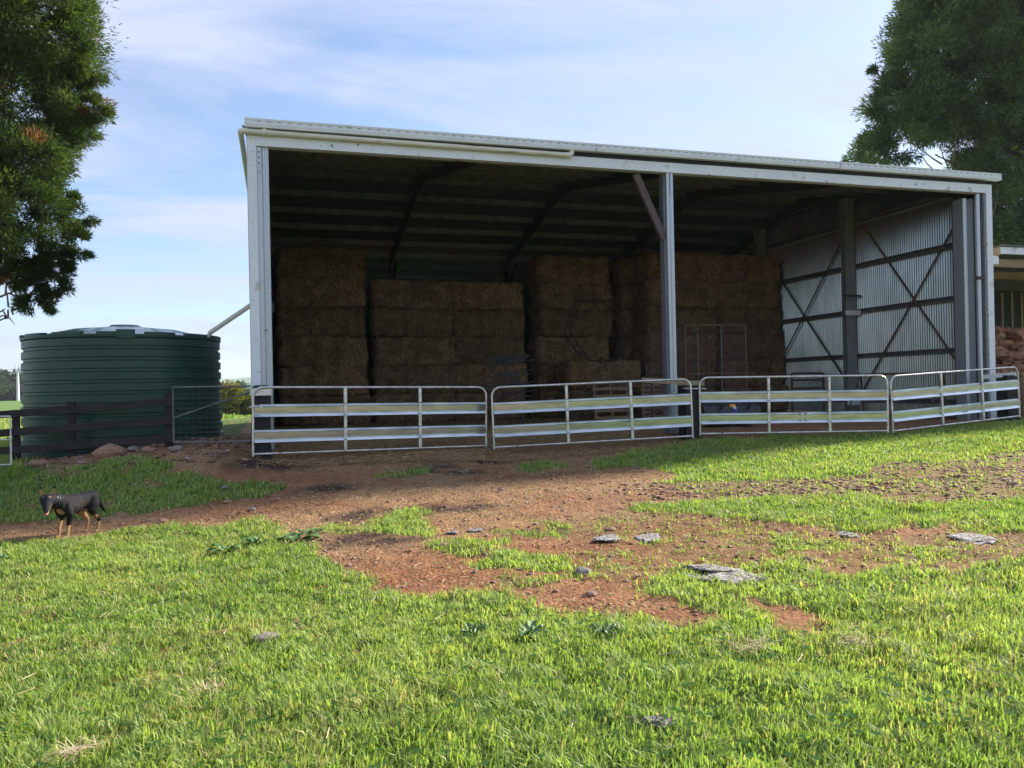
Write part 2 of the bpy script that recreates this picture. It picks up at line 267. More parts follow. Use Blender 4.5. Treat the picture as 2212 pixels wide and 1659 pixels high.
RT= [(36.43, 18.83, 20.33, 3.03), (34.7, 19.34, 18.85, 2.28), (37.57, 18.5, 16.77, 3.03), (33.56, 19.68, 16.22, 1.64), (32.63, 19.95, 18.39, 0.96), (34.7, 19.35, 20.9, 1.2), (33.03, 19.84, 14.08, 1.26), (31.44, 20.31, 13.23, 0.96), (30.58, 20.57, 12.87, 0.51), (38.48, 18.24, 13.21, 2.02), (38.79, 18.16, 10.42, 2.28), (39.11, 18.07, 8.39, 1.52), (40.53, 17.63, 18.98, 3.79), (35.13, 19.22, 15.68, 1.39), (42.86, 16.95, 13.87, 4.05), (42.95, 16.91, 18.93, 4.3), (41.55, 17.35, 8.84, 2.53), (37.23, 18.61, 11.46, 1.52), (36.97, 18.67, 23.1, 3.29), (40.62, 17.59, 23.53, 3.79), (32.21, 20.08, 15.37, 0.63), (37.04, 18.66, 14.0, 1.14)]

# ------------------------------------------------------------------ grass and soil masks (world metres)
def inpoly(px, py, poly):
    c = np.zeros(px.shape, bool); n = len(poly); j = n-1
    for i in range(n):
        xi, yi = poly[i]; xj, yj = poly[j]
        if yi != yj:
            k = ((yi > py) != (yj > py)) & (px < (xj-xi)*(py-yi)/(yj-yi)+xi); c ^= k
        j = i
    return c
def warp(x, y):
    a = (fbm(x, y, 2.2, 3, 5)-.5)*.55; b = (fbm(x, y, 2.2, 3, 9)-.5)*.55
    return x+a, y+b
def grass_mask(x, y):
    X, Y = warp(x, y); g = np.zeros(x.shape)
    for d, pl in GRASS: g = np.where(inpoly(X, Y, pl), d, g)
    g = np.where(inpoly(X, Y, GRAVEL) & (g < .2) & (x > 5.6), .26, g)
    far = (Y > 5.5) & ((X < -.6) | (X > 17.5)) & (Y+0*X > 5.5); g = np.where(far, 1, g)
    g = np.where((X < -4.3) & (Y > -.2), 1, g); g = np.where((X > 12.5) & (Y < -9), 1, g); g = np.where((X > 19), 1, g)
    g = np.where((X < -6.2) & (Y > -3.2), 1, g)
    g = np.where((x > -.3) & (x < 17) & (y > -.2) & (y < 13.2), 0, g)
    thin = fbm(x, y, 5, 2, 31)
    g = np.where((g > .75) & (thin < .27) & (Y > -9.5), .35, g)
    return g
def blob(x, y, l):
    o = np.zeros(x.shape)
    for cx, cy, r in l:
        wx = (fbm(x, y, 6, 2, 3)-.5)*r*1.2; d = np.hypot((x-cx)/1.25+wx, y-cy)/r; o = np.maximum(o, np.clip(1.25-d, 0, 1))
    return o
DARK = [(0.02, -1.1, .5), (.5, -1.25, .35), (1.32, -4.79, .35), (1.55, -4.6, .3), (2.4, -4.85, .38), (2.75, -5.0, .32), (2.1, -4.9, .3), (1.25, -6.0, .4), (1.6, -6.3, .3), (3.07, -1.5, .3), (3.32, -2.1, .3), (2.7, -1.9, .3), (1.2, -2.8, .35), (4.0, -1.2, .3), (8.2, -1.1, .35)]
def micro(x, y, g):
    d = (fbm(x, y, 3.2, 3, 41)-.5)*.05+(fbm(x, y, 13, 2, 43)-.5)*.034
    return d*np.where((x > 0) & (x < 16.8) & (y > .3), .4, 1)*np.where(g > .5, 1.3, 1)
def gh(x, y, g=None):
    x = np.atleast_1d(np.asarray(x, float)); y = np.atleast_1d(np.asarray(y, float))
    if g is None: g = grass_mask(x, y)
    return gz(x, y)+micro(x, y, g)
def G(x, y): return float(gh([x], [y])[0])

def axis(a, b, st, far):
    l = list(np.arange(a, b, st)); s = st; v = b
    while v < far: l.append(v); s *= 1.22; v += s
    s = st; v = a; pre = []
    while v > -far: s *= 1.22; v -= s; pre.append(v)
    return np.array(pre[::-1]+l)
gx = axis(-8, 19, .055, 4500); gy = axis(-13, 3, .055, 2600)
GX, GY = np.meshgrid(gx, gy); fx, fy = GX.ravel(), GY.ravel()
gm = grass_mask(fx, fy); hz = gh(fx, fy, gm)
dd = np.hypot(fx, fy); hz = hz+np.where(dd > 60, (fbm(fx, fy, .012, 2, 71)-.5)*2*np.clip((dd-60)/100, 0, 1), 0)
nx, ny = len(gx), len(gy)
ii = (np.arange(ny-1)[:, None]*nx+np.arange(nx-1)[None, :]).ravel()
quads = np.stack([ii, ii+1, ii+nx+1, ii+nx], 1)
strawm = np.clip(1-np.abs(fy-1.0)/3.2, 0, 1)*np.clip((9.3-fx)/2.5, 0, 1)*np.clip((fx+.2)/.6, 0, 1)+np.where((fx > -.5) & (fx < 9) & (fy > .3) & (fy < 13), .6, 0)
strawm = np.clip(np.maximum(strawm, .34*np.clip((fbm(fx, fy, 1.1, 2, 88)-.35)*4, 0, 1)*np.clip((fy+7.2)/1.2, .12, 1)), 0, 1)
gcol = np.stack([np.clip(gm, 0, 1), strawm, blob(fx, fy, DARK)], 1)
def ground_mat():
    m = bpy.data.materials.new('soil_and_turf'); m.use_nodes = True; nt = m.node_tree; N = nt.nodes; L = nt.links; b = N['Principled BSDF']
    b.inputs['Roughness'].default_value = .95; b.inputs['Specular IOR Level'].default_value = .15
    tc = N.new('ShaderNodeTexCoord'); a = N.new('ShaderNodeAttribute'); a.attribute_name = 'mask'; sp = N.new('ShaderNodeSeparateColor'); L.new(a.outputs['Color'], sp.inputs[0])
    def noise(s, d=6, st=None):
        n = N.new('ShaderNodeTexNoise'); n.inputs['Scale'].default_value = s; n.inputs['Detail'].default_value = d; L.new(tc.outputs['Object'], n.inputs['Vector']); return n.outputs[0]
    def ramp(i, p0, p1, c0, c1):
        r = N.new('ShaderNodeValToRGB'); r.color_ramp.elements[0].position = p0; r.color_ramp.elements[1].position = p1; r.color_ramp.elements[0].color = (*c0, 1); r.color_ramp.elements[1].color = (*c1, 1); L.new(i, r.inputs[0]); return r.outputs[0]
    def mix(f, a_, b_):
        x = N.new('ShaderNodeMix'); x.data_type = 'RGBA'; L.new(f, x.inputs[0]); L.new(a_, x.inputs[6]); L.new(b_, x.inputs[7]); return x.outputs[2]
    soil = ramp(noise(3.5), .3, .7, (.17, .058, .024), (.32, .145, .066))
    fine = ramp(noise(38, 4), .38, .66, (.16, .075, .036), (.46, .31, .175))
    big = ramp(noise(.8, 3), .35, .6, (.25, .25, .25), (.7, .7, .7))
    sx0 = N.new('ShaderNodeSeparateXYZ'); L.new(tc.outputs['Object'], sx0.inputs[0]); mr0 = N.new('ShaderNodeMapRange'); mr0.inputs[1].default_value = -7.6; mr0.inputs[2].default_value = -6.4; mr0.inputs[3].default_value = .38; mr0.inputs[4].default_value = 1; L.new(sx0.outputs[1], mr0.inputs[0])
    mm = N.new('ShaderNodeMath'); mm.operation = 'MULTIPLY'; L.new(big, mm.inputs[0]); L.new(mr0.outputs[0], mm.inputs[1]); c = mix(mm.outputs[0], soil, fine)
    straw = ramp(noise(30, 6), .36, .64, (.17, .10, .05), (.50, .36, .18)); c = mix(sp.outputs[1], c, straw)
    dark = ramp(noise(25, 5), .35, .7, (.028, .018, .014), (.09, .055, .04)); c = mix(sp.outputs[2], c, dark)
    turf = ramp(noise(14, 5), .35, .65, (.055, .085, .018), (.13, .19, .045))
    gfar = ramp(noise(.6, 5), .35, .65, (.10, .17, .035), (.16, .25, .06))
    sepx = N.new('ShaderNodeSeparateXYZ'); L.new(tc.outputs['Object'], sepx.inputs[0])
    mr = N.new('ShaderNodeMapRange'); mr.inputs[1].default_value = 12; mr.inputs[2].default_value = 25; L.new(sepx.outputs[1], mr.inputs[0])
    turf = mix(mr.outputs[0], turf, gfar)
    c = mix(sp.outputs[0], c, turf); L.new(c, b.inputs['Base Color'])
    bn = N.new('ShaderNodeBump'); bn.inputs['Distance'].default_value = .03; L.new(noise(30, 8), bn.inputs['Height']); L.new(bn.outputs[0], b.inputs['Normal'])
    return m
V = np.stack([fx, fy, hz], 1)
o = np_mesh('ground', V, quads.ravel(), np.arange(len(quads))*4, ground_mat(), gcol, smooth=True, cname='mask'); o['kind'] = 'structure'

# ------------------------------------------------------------------ the hay shed
W, D, EAVE, RIDGE = 16.81, 13.0, 5.72, 7.02
def roofz(y): return EAVE+(RIDGE-EAVE)*(1-abs(y-6.5)/6.5)
shed = empty('hay_shed', (0, 0, 0), 0, 'open fronted grey steel shed full of hay bales with white header and gutter', 'shed')
def corr(name, m, p0, du, n, top, bottom, nrm, pitch=.078, amp=.015):
    """vertical corrugated sheet: runs n pitches along du from p0; top(u) gives the height"""
    V = []; F = []; prof_ = ((0, 0), (.034, .0), (.060, -.026), (.064, -.026), (.068, 0)); ins = Vector(nrm)
    for i in range(n):
        for du_, e in prof_:
            u = i*pitch+du_*pitch/.078; q = Vector(p0)+Vector(du)*u+ins*e; V += [(q.x, q.y, bottom), (q.x, q.y, top(u))]
    for i in range(len(V)//2-1): F.append((2*i, 2*i+2, 2*i+3, 2*i+1))
    mb = MB(); mb.v = V; mb.f = F; mb.v = [Vector(v) for v in V]
    return mb.build(name, m, shed, smooth=False)
nD = int(D/.078); nW = int((W-.02)/.078)
corr('wall_sheeting', M_wall_in, (W-.03, .05, 0), (0, 1, 0), nD, lambda u: roofz(.05+u)-.03, .03, (1, 0, 0))
corr('wall_sheeting', M_zinc, (.03, .05, 0), (0, 1, 0), nD, lambda u: roofz(.05+u)-.03, .03, (-1, 0, 0))
corr('wall_sheeting', M_green_sheet, (.03, D-.02, 0), (1, 0, 0), nW, lambda u: EAVE-.03, .0, (0, 1, 0))
# outer skin of the end walls
# roof: corrugations run from front to back
k = int(17.0/.076)*4; V = []; F = []
for i in range(k+1):
    x = -.08+i*.019; a = .009*(0, 1, 0, -1)[i % 4]
    for y in (-.06, 3.2, 6.5, 9.8, D+.08): V.append(Vector((x, y, roofz(y)+a+.02)))
for i in range(k):
    for j in range(4): F.append((5*i+j, 5*i+5+j, 5*i+6+j, 5*i+1+j))
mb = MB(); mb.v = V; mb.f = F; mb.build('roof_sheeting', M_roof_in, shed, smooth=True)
MB().prism([(-.22, -.06), (0, .015), (.22, -.06), (.22, -.05), (0, .03), (-.22, -.05)], (-.09, 6.5, RIDGE+.05), (1, 0, 0), 17.05, (0, 1, 0), (0, 0, 1)).build('ridge_cap', M_white, shed)
# header, flashings, gutter
MB().box(.155, W-.17, -.03, .14, 5.40, 5.60).build('header_beam', M_white, shed)
MB().box(.16, W-.17, .0, .12, 5.60, 5.70).build('gutter_shade_strip', M_dark_steel, shed)  # dark strip standing in for the shadowed gap beneath the gutter
MB().box(0, .155, -.034, .16, 0.0, 5.603).build('corner_flashing', M_white, shed)
MB().box(W-.17, W, -.034, .16, 0.0, 5.603).build('corner_flashing', M_white, shed)
MB().box(-.012, -.002, -.03, D, 0, 5.6).build('barge_flashing', M_sheet_out, shed)
gut = MB().prism([(0, 0), (-.115, 0), (-.125, .045), (-.118, .05), (-.125, .055), (-.125, .105), (-.118, .11), (-.128, .115), (-.135, .15), (-.125, .15), (-.118, .12), (-.11, .01), (-.005, .01), (-.005, .15), (0, .15)], (-.02, -.035, 5.69), (1, 0, 0), 16.98, (0, 1, 0), (0, 0, 1)).build('gutter', M_gutter, shed)
sl_ = MB()
for i in range(95): sl_.box(.18+i*.175, .235+i*.175, -.1635, -.160, 5.785, 5.797)
sl_.build('overflow_slots', M_gal_in, gut, kind='stuff')
for x in (6.6, 12.4): MB().box(x, x+.012, -.166, -.158, 5.69, 5.84).build('gutter_joint', M_gal_in, gut)
for x in (-.03, 16.96): MB().box(x, x+.01, -.17, -.03, 5.69, 5.842).build('gutter_end', M_gutter, gut)
# downpipe across the header, round the corner and down to the tank
pz = lambda x: 5.625-.005*x
dp = MB().tube([(6.02, -.09, pz(6)), (3, -.09, pz(3)), (.1, -.09, pz(0)), (-.06, -.085, pz(0)), (-.10, -.04, pz(0)), (-.105, .1, pz(0)-.01), (-.11, 4.6, 5.35)], .047, 12).build('downpipe', M_pvc, shed, True)
MB().tube([(5.96, -.09, pz(6)), (6.06, -.09, pz(6)), (6.1, -.09, pz(6)+.04), (6.1, -.09, 5.7)], .054, 12).build('pipe_elbow', M_pvc, dp, True)
MB().tube([(.03, -.09, pz(0)), (-.05, -.087, pz(0)), (-.10, -.04, pz(0)), (-.105, .06, pz(0))], .054, 12).build('pipe_elbow', M_pvc, dp, True)
MB().tube([(.22, -.09, pz(.3)), (.42, -.09, pz(.3))], .055, 12).build('pipe_tee', M_pvc, dp, True)
MB().tube([(.30, -.095, pz(.3)+.02), (.30, -.098, pz(.3)+.075), (.30, -.10, pz(.3)+.09)], .042, 12, r1=.03).build('pipe_cap', M_pvc, dp, True)
MB().tube([(-.11, 4.6, 5.35), (-.12, 4.72, 5.2), (-.12, 4.78, 3.7), (-.14, 4.7, 3.55)], .047, 12).build('drop_pipe', M_pvc, dp, True)
a = Vector((-.825, 1.79, 2.215))
MB().tube([Vector((-.90, 1.84, 2.06)), a, Vector((-.06, 1.33, 2.70))], .047, 12).build('inlet_pipe', M_pvc, dp, True)
# columns: back to back lipped channels
def column(name, x, y, w_, d_, z1, m_=M_galv, groove=True):
    mb = MB(); h = w_/2
    mb.prism([(-h, 0), (-.018, 0), (-.014, .012), (-.006, .012), (-.006, d_-.0), (.006, d_), (.006, .012), (.014, .012), (.018, 0), (h, 0), (h, d_), (h-.006, d_), (h-.006, .012), (h*.6, .012), (h*.5, .004), (h*.3, .004), (.02, .01), (.012, d_*.5), (-.012, d_*.5), (-.02, .01), (-h*.3, .004), (-h*.5, .004), (-h*.6, .012), (-h+.006, .012), (-h+.006, d_), (-h, d_)], (x, y, 0), (0, 0, 1), z1, (1, 0, 0), (0, 1, 0))
    o = mb.build(name, m_, shed); return o
def ccol(x, y, wdt, dep, z1, m_=M_galv, z0=0):
    """a post made of two ribbed channels: solid outline with pressed grooves on each face"""
    h = wdt/2; g = .008
    pr = [(-h, 0), (-h*.55, 0), (-h*.45, g), (-h*.12, g), (-h*.06, 0), (-.003, 0), (-.002, g*3), (.002, g*3), (.003, 0), (h*.06, 0), (h*.12, g), (h*.45, g), (h*.55, 0), (h, 0),
          (h, dep*.2), (h-g, dep*.25), (h-g, dep*.42), (h, dep*.47), (h, dep*.53), (h-g, dep*.58), (h-g, dep*.75), (h, dep*.8), (h, dep), (-h, dep), (-h, dep*.8), (-h+g, dep*.75), (-h+g, dep*.58), (-h, dep*.53), (-h, dep*.47), (-h+g, dep*.42), (-h+g, dep*.25), (-h, dep*.2)]
    return MB().prism(pr, (x, y, z0), (0, 0, 1), z1-z0, (1, 0, 0), (0, 1, 0)).build('column', m_, shed)
c = ccol(.25, .02, .185, .2, 5.40); MB().box(.162, .225, .004, .018, 4.95, 5.38).build('bolt_plate', M_galv, c)
MB().box(.345, .356, .03, .20, 0, 5.4).build('column_flange', M_galv, c)
MB().box(.342, .4, .045, .06, 2.45, 2.62).build('column_cleat', M_dark_steel, c)
bb = MB()
for z in (5.1, 5.2, 5.3): MB().tube([(.19, .004, z), (.19, -.008, z)], .012, 6).build('bolt', M_dark_steel, c)
c = ccol(8.30, .0, .15, .3, 5.40); MB().box(8.31, 8.368, -.012, -.001, 4.98, 5.36).build('bolt_plate', M_galv, c)
MB().box(8.205, 8.24, .12, .30, 0, 5.4).build('column_flange', M_gal_in, c)
bp = MB().box(8.17, 8.43, -.03, .0, 0, .34).build('base_plate', M_gal_in, c)
bb = MB()
for x in (8.2, 8.27, 8.33, 8.40):
    for z in (.08, .2, .3): MB().tube([(x, -.03, z), (x, -.045, z)], .013, 6).build('bolt', M_galv, bp)
# right hand corner: inner column, door track channel, clips
c = MB().prism([(0, 0), (.10, 0), (.10, .1), (.22, .1), (.22, 0), (.3, 0), (.3, .30), (0, .30)], (16.16, .18, 0), (0, 0, 1), 5.3, (1, 0, 0), (0, 1, 0)).build('column', M_galv, shed)
c2_ = MB().tube([(16.46, .06, 3.42), (16.46, .06, 5.38)], .055, 10).build('stub_pipe', M_galv, shed, True)
MB().tube([(16.46, .06, 0), (16.46, .06, 3.34)], .052, 10).build('stub_pipe', M_galv, shed, True)
MB().box(16.38, 16.60, -.01, .12, 3.36, 3.40).build('track_bracket', M_rust, shed)
for z in (4.2, 4.32, 2.62, 2.74, 1.1, 1.22): MB().box(16.53, 16.64, -.02, .0, z, z+.018).build('clip', M_timber, shed)
MB().box(16.585, 16.635, -.01, .2, 0, 5.4).build('column_flange', M_gal_in, shed)
# portal frames
for X in (.12, 4.2, 8.4, 12.6, 16.62):
    for y0, y1 in ((.1, 6.5), (12.9, 6.5)):
        mb = MB(); zz = lambda y: roofz(y)-.27
        mb.beam((X, y0, zz(y0)+.06), (X, y1, zz(y1)+.06), .09 if .2 < X < 16 else .07, .34); mb.build('rafter', M_dark_steel, shed)
    MB().beam((X, 6.0, RIDGE-.34), (X, 7.0, RIDGE-.34), .11, .34).build('apex_plate', M_dark_steel, shed)
    if .2 < X < 16:
        MB().box(X-.05, X+.05, 12.55, 12.9, 0, 5.3).build('column', M_dark_steel, shed)
        MB().beam((X, 11.4, 5.25), (X, 12.7, 4.5), .08, .12).build('haunch_brace', M_dark_steel, shed)
MB().beam((4.2, 12.6, 4.45), (3.1, 12.9, 3.5), .04, .04).build('fly_brace', M_gal_in, shed)
# purlins (top hats with a turned lip)
P = [(-.045, .0), (.03, 0), (.03, .012), (-.033, .012), (-.033, .15), (.04, .15), (.04, .165), (-.045, .165)]
for y in (.6, 1.8, 3.0, 4.2, 5.3, 6.25, 6.9, 8.05, 9.2, 10.35, 11.5, 12.6):
    MB().prism(P, (.08, y, roofz(y)-.195), (1, 0, 0), W-.16, (0, -1, 0), (0, 0, 1)).build('purlin', M_roof_in2, shed)
# girts and mullions of the end and back walls
Gp = [(0, 0), (-.16, 0), (-.16, .02), (-.02, .02), (-.02, .11), (-.16, .11), (-.16, .13), (0, .13)]
for X, sgn in ((W-.05, 1), (.05, -1)):
    for z in (.35, 1.64, 2.94, 4.27, 5.55):
        y0, y1 = (.45, D-.1) if z < 5.3 else (.9, D-.9)
        MB().prism(Gp, (X, y0, z), (0, 1, 0), y1-y0, (sgn, 0, 0), (0, 0, 1)).build('girt', M_gal_in, shed)
    for y in ((4.45, 8.75) if sgn > 0 else ()):
        x0, x1 = (X-.50, X-.17) if sgn > 0 else (X+.17, X+.5)
        MB().prism([(0, 0), (.33, 0), (.33, .03), (.19, .03), (.19, .17), (.33, .17), (.33, .2), (0, .2), (0, .17), (.14, .17), (.14, .03), (0, .03)], (x0, y-.12, 0), (0, 0, 1), roofz(y)-.3, (1, 0, 0), (0, 1, 0)).build('mullion', M_zinc, shed)
for z in (1.7, 3.0, 4.9, 5.25): MB().box(.1, W-.1, D-.2, D-.05, z, z+.13).build('girt', M_green_sheet, shed)
xb = W-.26
for a, b_ in (((3.95, 5.5), (.5, 1.0)), ((.55, 5.1), (4.2, .55)), ((4.6, 5.4), (8.5, 1.0)), ((8.5, 5.2), (4.7, .9))):
    MB().beam((xb, a[0], a[1]), (xb+.01, b_[0], b_[1]), .012, .055, (0, 0, 1)).build('cross_brace', M_rust, shed)
MB().box(16.1, 16.62, 4.17, 4.2, 2.88, 3.02).build('bracket', M_white, shed)
MB().box(16.1, 16.55, 4.17, 4.2, .28, .44).build('bracket', M_white, shed)
MB().box(16.08, 16.62, 4.13, 4.2, 3.42, 3.47).build('hook_bracket', M_rust, shed)
MB().beam((7.58, .12, 5.36), (8.2, .12, 4.05), .09, .14).build('knee_brace', M_brace, shed)

# ------------------------------------------------------------------ hay bales
def bale_mesh(i, L=2.50, Wd=1.22, H=.885):
    nx_, ny_, nz_ = 30, 12, 12; bm = bmesh.new(); V = {}
    rr = random.Random(i)
    ox, oy = rr.uniform(0, 99), rr.uniform(0, 99)
    def vert(a, b, c):
        if (a, b, c) in V: return V[(a, b, c)]
        x, y, z = a/nx_*2-1, b/ny_*2-1, c/nz_*2-1
        p = np.array([x*L/2, y*Wd/2, z*H/2])
        rx = .085; q = np.array([L/2-rx, Wd/2-rx, H/2-rx]); cl = np.clip(p, -q, q); d = p-cl; n = np.linalg.norm(d)
        if n > 1e-6: d = d/n; p = cl+d*min(n, rx) if n > rx else p
        nn = d if n > 1e-6 else np.array([0, 0, 0])
        e = .14*(vnoise(np.array([p[0]*5+p[1]*7+ox]), np.array([p[2]*6+p[1]*3+oy]), 1, i)[0]-.5)+.06*(vnoise(np.array([p[0]*14+p[1]*11+ox]), np.array([p[2]*14+oy]), 1, i+9)[0]-.5)
        e -= .02*(abs((p[0]*4.5) % 1-.5) < .06)        # twine grooves
        ax = np.array([0, np.sign(y)*(abs(y) == 1), 0])+np.array([np.sign(x)*(abs(x) == 1), 0, np.sign(z)*(abs(z) == 1)])
        ln = np.linalg.norm(ax); p = p+(ax/ln*e if ln else 0)
        V[(a, b, c)] = bm.verts.new(p); return V[(a, b, c)]
    for a in range(nx_):
        for c in range(nz_):
            for b in (0, ny_): bm.faces.new([vert(a, b, c), vert(a+1, b, c), vert(a+1, b, c+1), vert(a, b, c+1)])
        for b in range(ny_):
            for c in (0, nz_): bm.faces.new([vert(a, b, c), vert(a+1, b, c), vert(a+1, b+1, c), vert(a, b+1, c)])
    for b in range(ny_):
        for c in range(nz_):
            for a in (0, nx_): bm.faces.new([vert(a, b, c), vert(a, b+1, c), vert(a, b+1, c+1), vert(a, b, c+1)])
    bmesh.ops.recalc_face_normals(bm, faces=bm.faces)
    for k in range(620):                                # loose stalks standing off the faces
        f = rr.random()
        if f < .6: p = Vector((rr.uniform(-L/2, L/2), -Wd/2-.01, rr.uniform(-H/2, H/2)))
        elif f < .8: p = Vector((rr.choice((-1, 1))*(L/2+.01), rr.uniform(-Wd/2, Wd/2), rr.uniform(-H/2, H/2)))
        else: p = Vector((rr.uniform(-L/2, L/2), rr.uniform(-Wd/2, Wd/2), H/2+.0))
        d = Vector((rr.uniform(-1, 1), rr.uniform(-.6, .1), rr.uniform(-1.3, .7))).normalized()*rr.uniform(.04, .11); s_ = d.cross(Vector((.1, 1, .2))).normalized()*.004
        bm.faces.new([bm.verts.new(p-s_), bm.verts.new(p+s_), bm.verts.new(p+d)])
    me = bpy.data.meshes.new('hay_bale'); bm.to_mesh(me); bm.free(); me.materials.append(M_hay); me.polygons.foreach_set('use_smooth', [True]*len(me.polygons)); return me
BALES = [bale_mesh(i) for i in range(5)]
ORD = ['bottom', 'second from the bottom', 'third from the bottom', 'fourth from the bottom', 'fifth from the bottom', 'topmost']
def stack(x0, x1, y, n, where, y_off=0, widen=0):
    for k in range(n):
        o = bpy.data.objects.new('hay_bale', random.choice(BALES)); COL.objects.link(o)
        xx = (x0+x1)/2+random.uniform(-.06, .06)+(widen*(2.5-k) if widen else 0)*.12
        o.location = (xx, y+.61+random.uniform(-.10, .10), .43+k*.865); o.rotation_euler = (random.uniform(-.02, .02), random.uniform(-.018, .018), random.uniform(-.045, .045))
        o.scale = ((x1-x0)/2.5*random.uniform(.985, 1.01), 1, 1)
        nm = ORD[k] if k < n-1 else 'topmost'
        tag(o, f'brown hay bale, {nm} of the {where}', 'hay bale', 'square hay bales stacked in the shed')
stack(.42, 2.95, 8.8, 6, 'tall stack at the left wall')
stack(3.12, 5.62, 9.0, 5, 'lower stack beside the tall left one')
stack(5.62, 7.98, 9.1, 5, 'lower stack left of the shed middle')
stack(8.42, 10.9, 8.95, 6, 'tall stack behind the upright hexagonal feeder')
stack(8.80, 11.2, 7.35, 2, 'short stack carrying the hexagonal feeder')
stack(11.62, 14.15, 7.75, 6, 'tall stack behind the centre post', widen=-.3)
stack(14.2, 16.65, 7.75, 6, 'tall stack next to the right wall', widen=.5)
for k in range(6):      # a second row shows its left ends in the gap
    o = bpy.data.objects.new('hay_bale', BALES[k % 5]); COL.objects.link(o); o.location = (12.6, 9.65, .43+k*.865)
    tag(o, f'dim hay bale in the second row behind the centre post stack, {ORD[k]}', 'hay bale', 'square hay bales stacked in the shed')

# ------------------------------------------------------------------ steel feeders, cage, pallets, bucket
hf = empty('hexagonal_feeder', (9.9, 7.5, 1.74), 0, 'rusty hexagonal hay ring standing on edge on the short bale stack', 'hay feeder')
hx = [(-.42, .02), (-1.03, .93), (-.62, 1.88), (.36, 1.86), (1.0, .92), (.56, .03)]
def ring(y, dx, r, nm): 
    pts = [(a+dx, y, b) for a, b in hx]; mb = MB()
    for i in range(6): mb.tube([pts[i], pts[(i+1) % 6]], r, 7)
    mb.build(nm, M_ring, hf)
ring(.0, 0, .024, 'front_ring'); ring(.62, .05, .02, 'back_ring')
def lerp(a, b, t): return Vector(a)*(1-t)+Vector(b)*t
for i in range(6):
    A = Vector((hx[i][0], 0, hx[i][1])); B = Vector((hx[(i+1) % 6][0], 0, hx[(i+1) % 6][1])); O = Vector((0, 0, .94))
    for t in (.2, .5, .8):
        q = lerp(A, B, t); MB().tube([q, q+Vector((.03, .62, 0))], .013, 6).build('rung', M_ring, hf)
    if i in (0, 1, 3, 5, 4):
        t0, t1 = (.28, .52); q0, q1 = lerp(A, B, t0), lerp(A, B, t1); s_ = -.38 if i in (0, 1) else -.24
        MB().tube([q0, q0+Vector((s_, -.02, 0)), q0+Vector((s_-.05, -.02, .05)), lerp(q0, q1, .8)+Vector((s_-.05, -.02, 0)), q1+Vector((s_, -.02, 0)), q1], .017, 6).build('head_loop', M_ring, hf)
cf = empty('calf_feeder', (5.2, 3.5, 0), R(4), 'black steel feeder frame with long rounded loops standing on the straw', 'feeder')
MB().tube([(.45, 0, .3), (.5, 0, 1.62), (.72, 0, 1.76)], .022, 7).build('upright', M_black, cf)
MB().tube([(.72, .1, 1.78), (.92, .05, .95), (.93, .05, .2)], .022, 7).build('upright', M_black, cf)
MB().tube([(1.32, .4, .0), (1.32, .4, .45)], .018, 6).build('leg', M_black, cf)
for x in (.62, .93): MB().tube([(x, .05, 0), (x, .05, .4)], .02, 6).build('leg', M_black, cf)
def uloop(x0, x1, z, h, y, tilt, open_right=True):
    r = h/2; pts = []
    for a in range(-90, -271, -30): pts.append((x0+r+r*math.cos(R(a)), y, z+r*math.sin(R(a))))
    pts = [(x1, y+.1, z-r+tilt)]+pts+[(x1, y+.1, z+r+tilt)]
    MB().tube(pts, .015, 6).build('loop', M_black, cf)
for a in ((.12, 1.15, 1.73, .06, 0, .05), (.0, .8, 1.58, .09, -.05, .12), (-.05, .9, 1.15, .24, 0, .1), (.22, 1.4, 1.47, .24, .25, .1), (.3, 1.38, .92, .22, .2, .12), (.06, .95, .66, .24, 0, .1), (.08, .6, .33, .1, 0, .12), (.75, 1.32, 1.17, .24, .4, .03), (.75, 1.3, .62, .24, .4, .03), (.3, 1.2, 1.69, .05, .3, .06)): uloop(*a)

cg = empty('wire_cage', (10.08, 2.7, 0), R(-2), 'tall rusty wire mesh cage standing behind the centre post', 'cage')
cw, cd, ch = 1.68, 2.0, 2.46
for x in (0, cw):
    for y in (0, cd): MB().box(x-.02, x+.02, y-.02, y+.02, 0, ch).build('cage_post', M_rust, cg)
for z in (.25, 1.25, ch): 
    for y in (0, cd): MB().beam((.02, y, z), (cw-.02, y, z), .03, .03).build('cage_rail', M_rust, cg)
    for x in (0, cw): MB().beam((x, .02, z), (x, cd-.02, z), .03, .03).build('cage_rail', M_rust, cg)
for (p0, d, L) in (((0, 0), (1, 0), .36), ((1.0, 0), (1, 0), .66), ((0, 0), (0, 1), cd), ((cw, 0), (0, 1), cd), ((0, cd), (1, 0), cw)):
    mb = MB(); n = int(L/.06)
    for i in range(1, n): q = Vector((p0[0]+d[0]*i*.06, p0[1]+d[1]*i*.06, 0)); mb.beam(q+Vector((0, 0, .25)), q+Vector((0, 0, ch)), .005, .005, (1, 0, 0))
    for i in range(1, 14): z = .25+i*.16; mb.beam((p0[0], p0[1], z), (p0[0]+d[0]*L, p0[1]+d[1]*L, z), .004, .004)
    mb.build('mesh_panel', M_rust, cg)
for x in (.36, 1.0): MB().box(x-.009, x+.009, -.009, .009, .2, ch).build('cage_post', M_wire, cg)
MB().tube([(-.06, cd+.1, .1), (-.1, cd+.1, 1.6)], .018, 6).build('prop_tube', M_wire, cg)

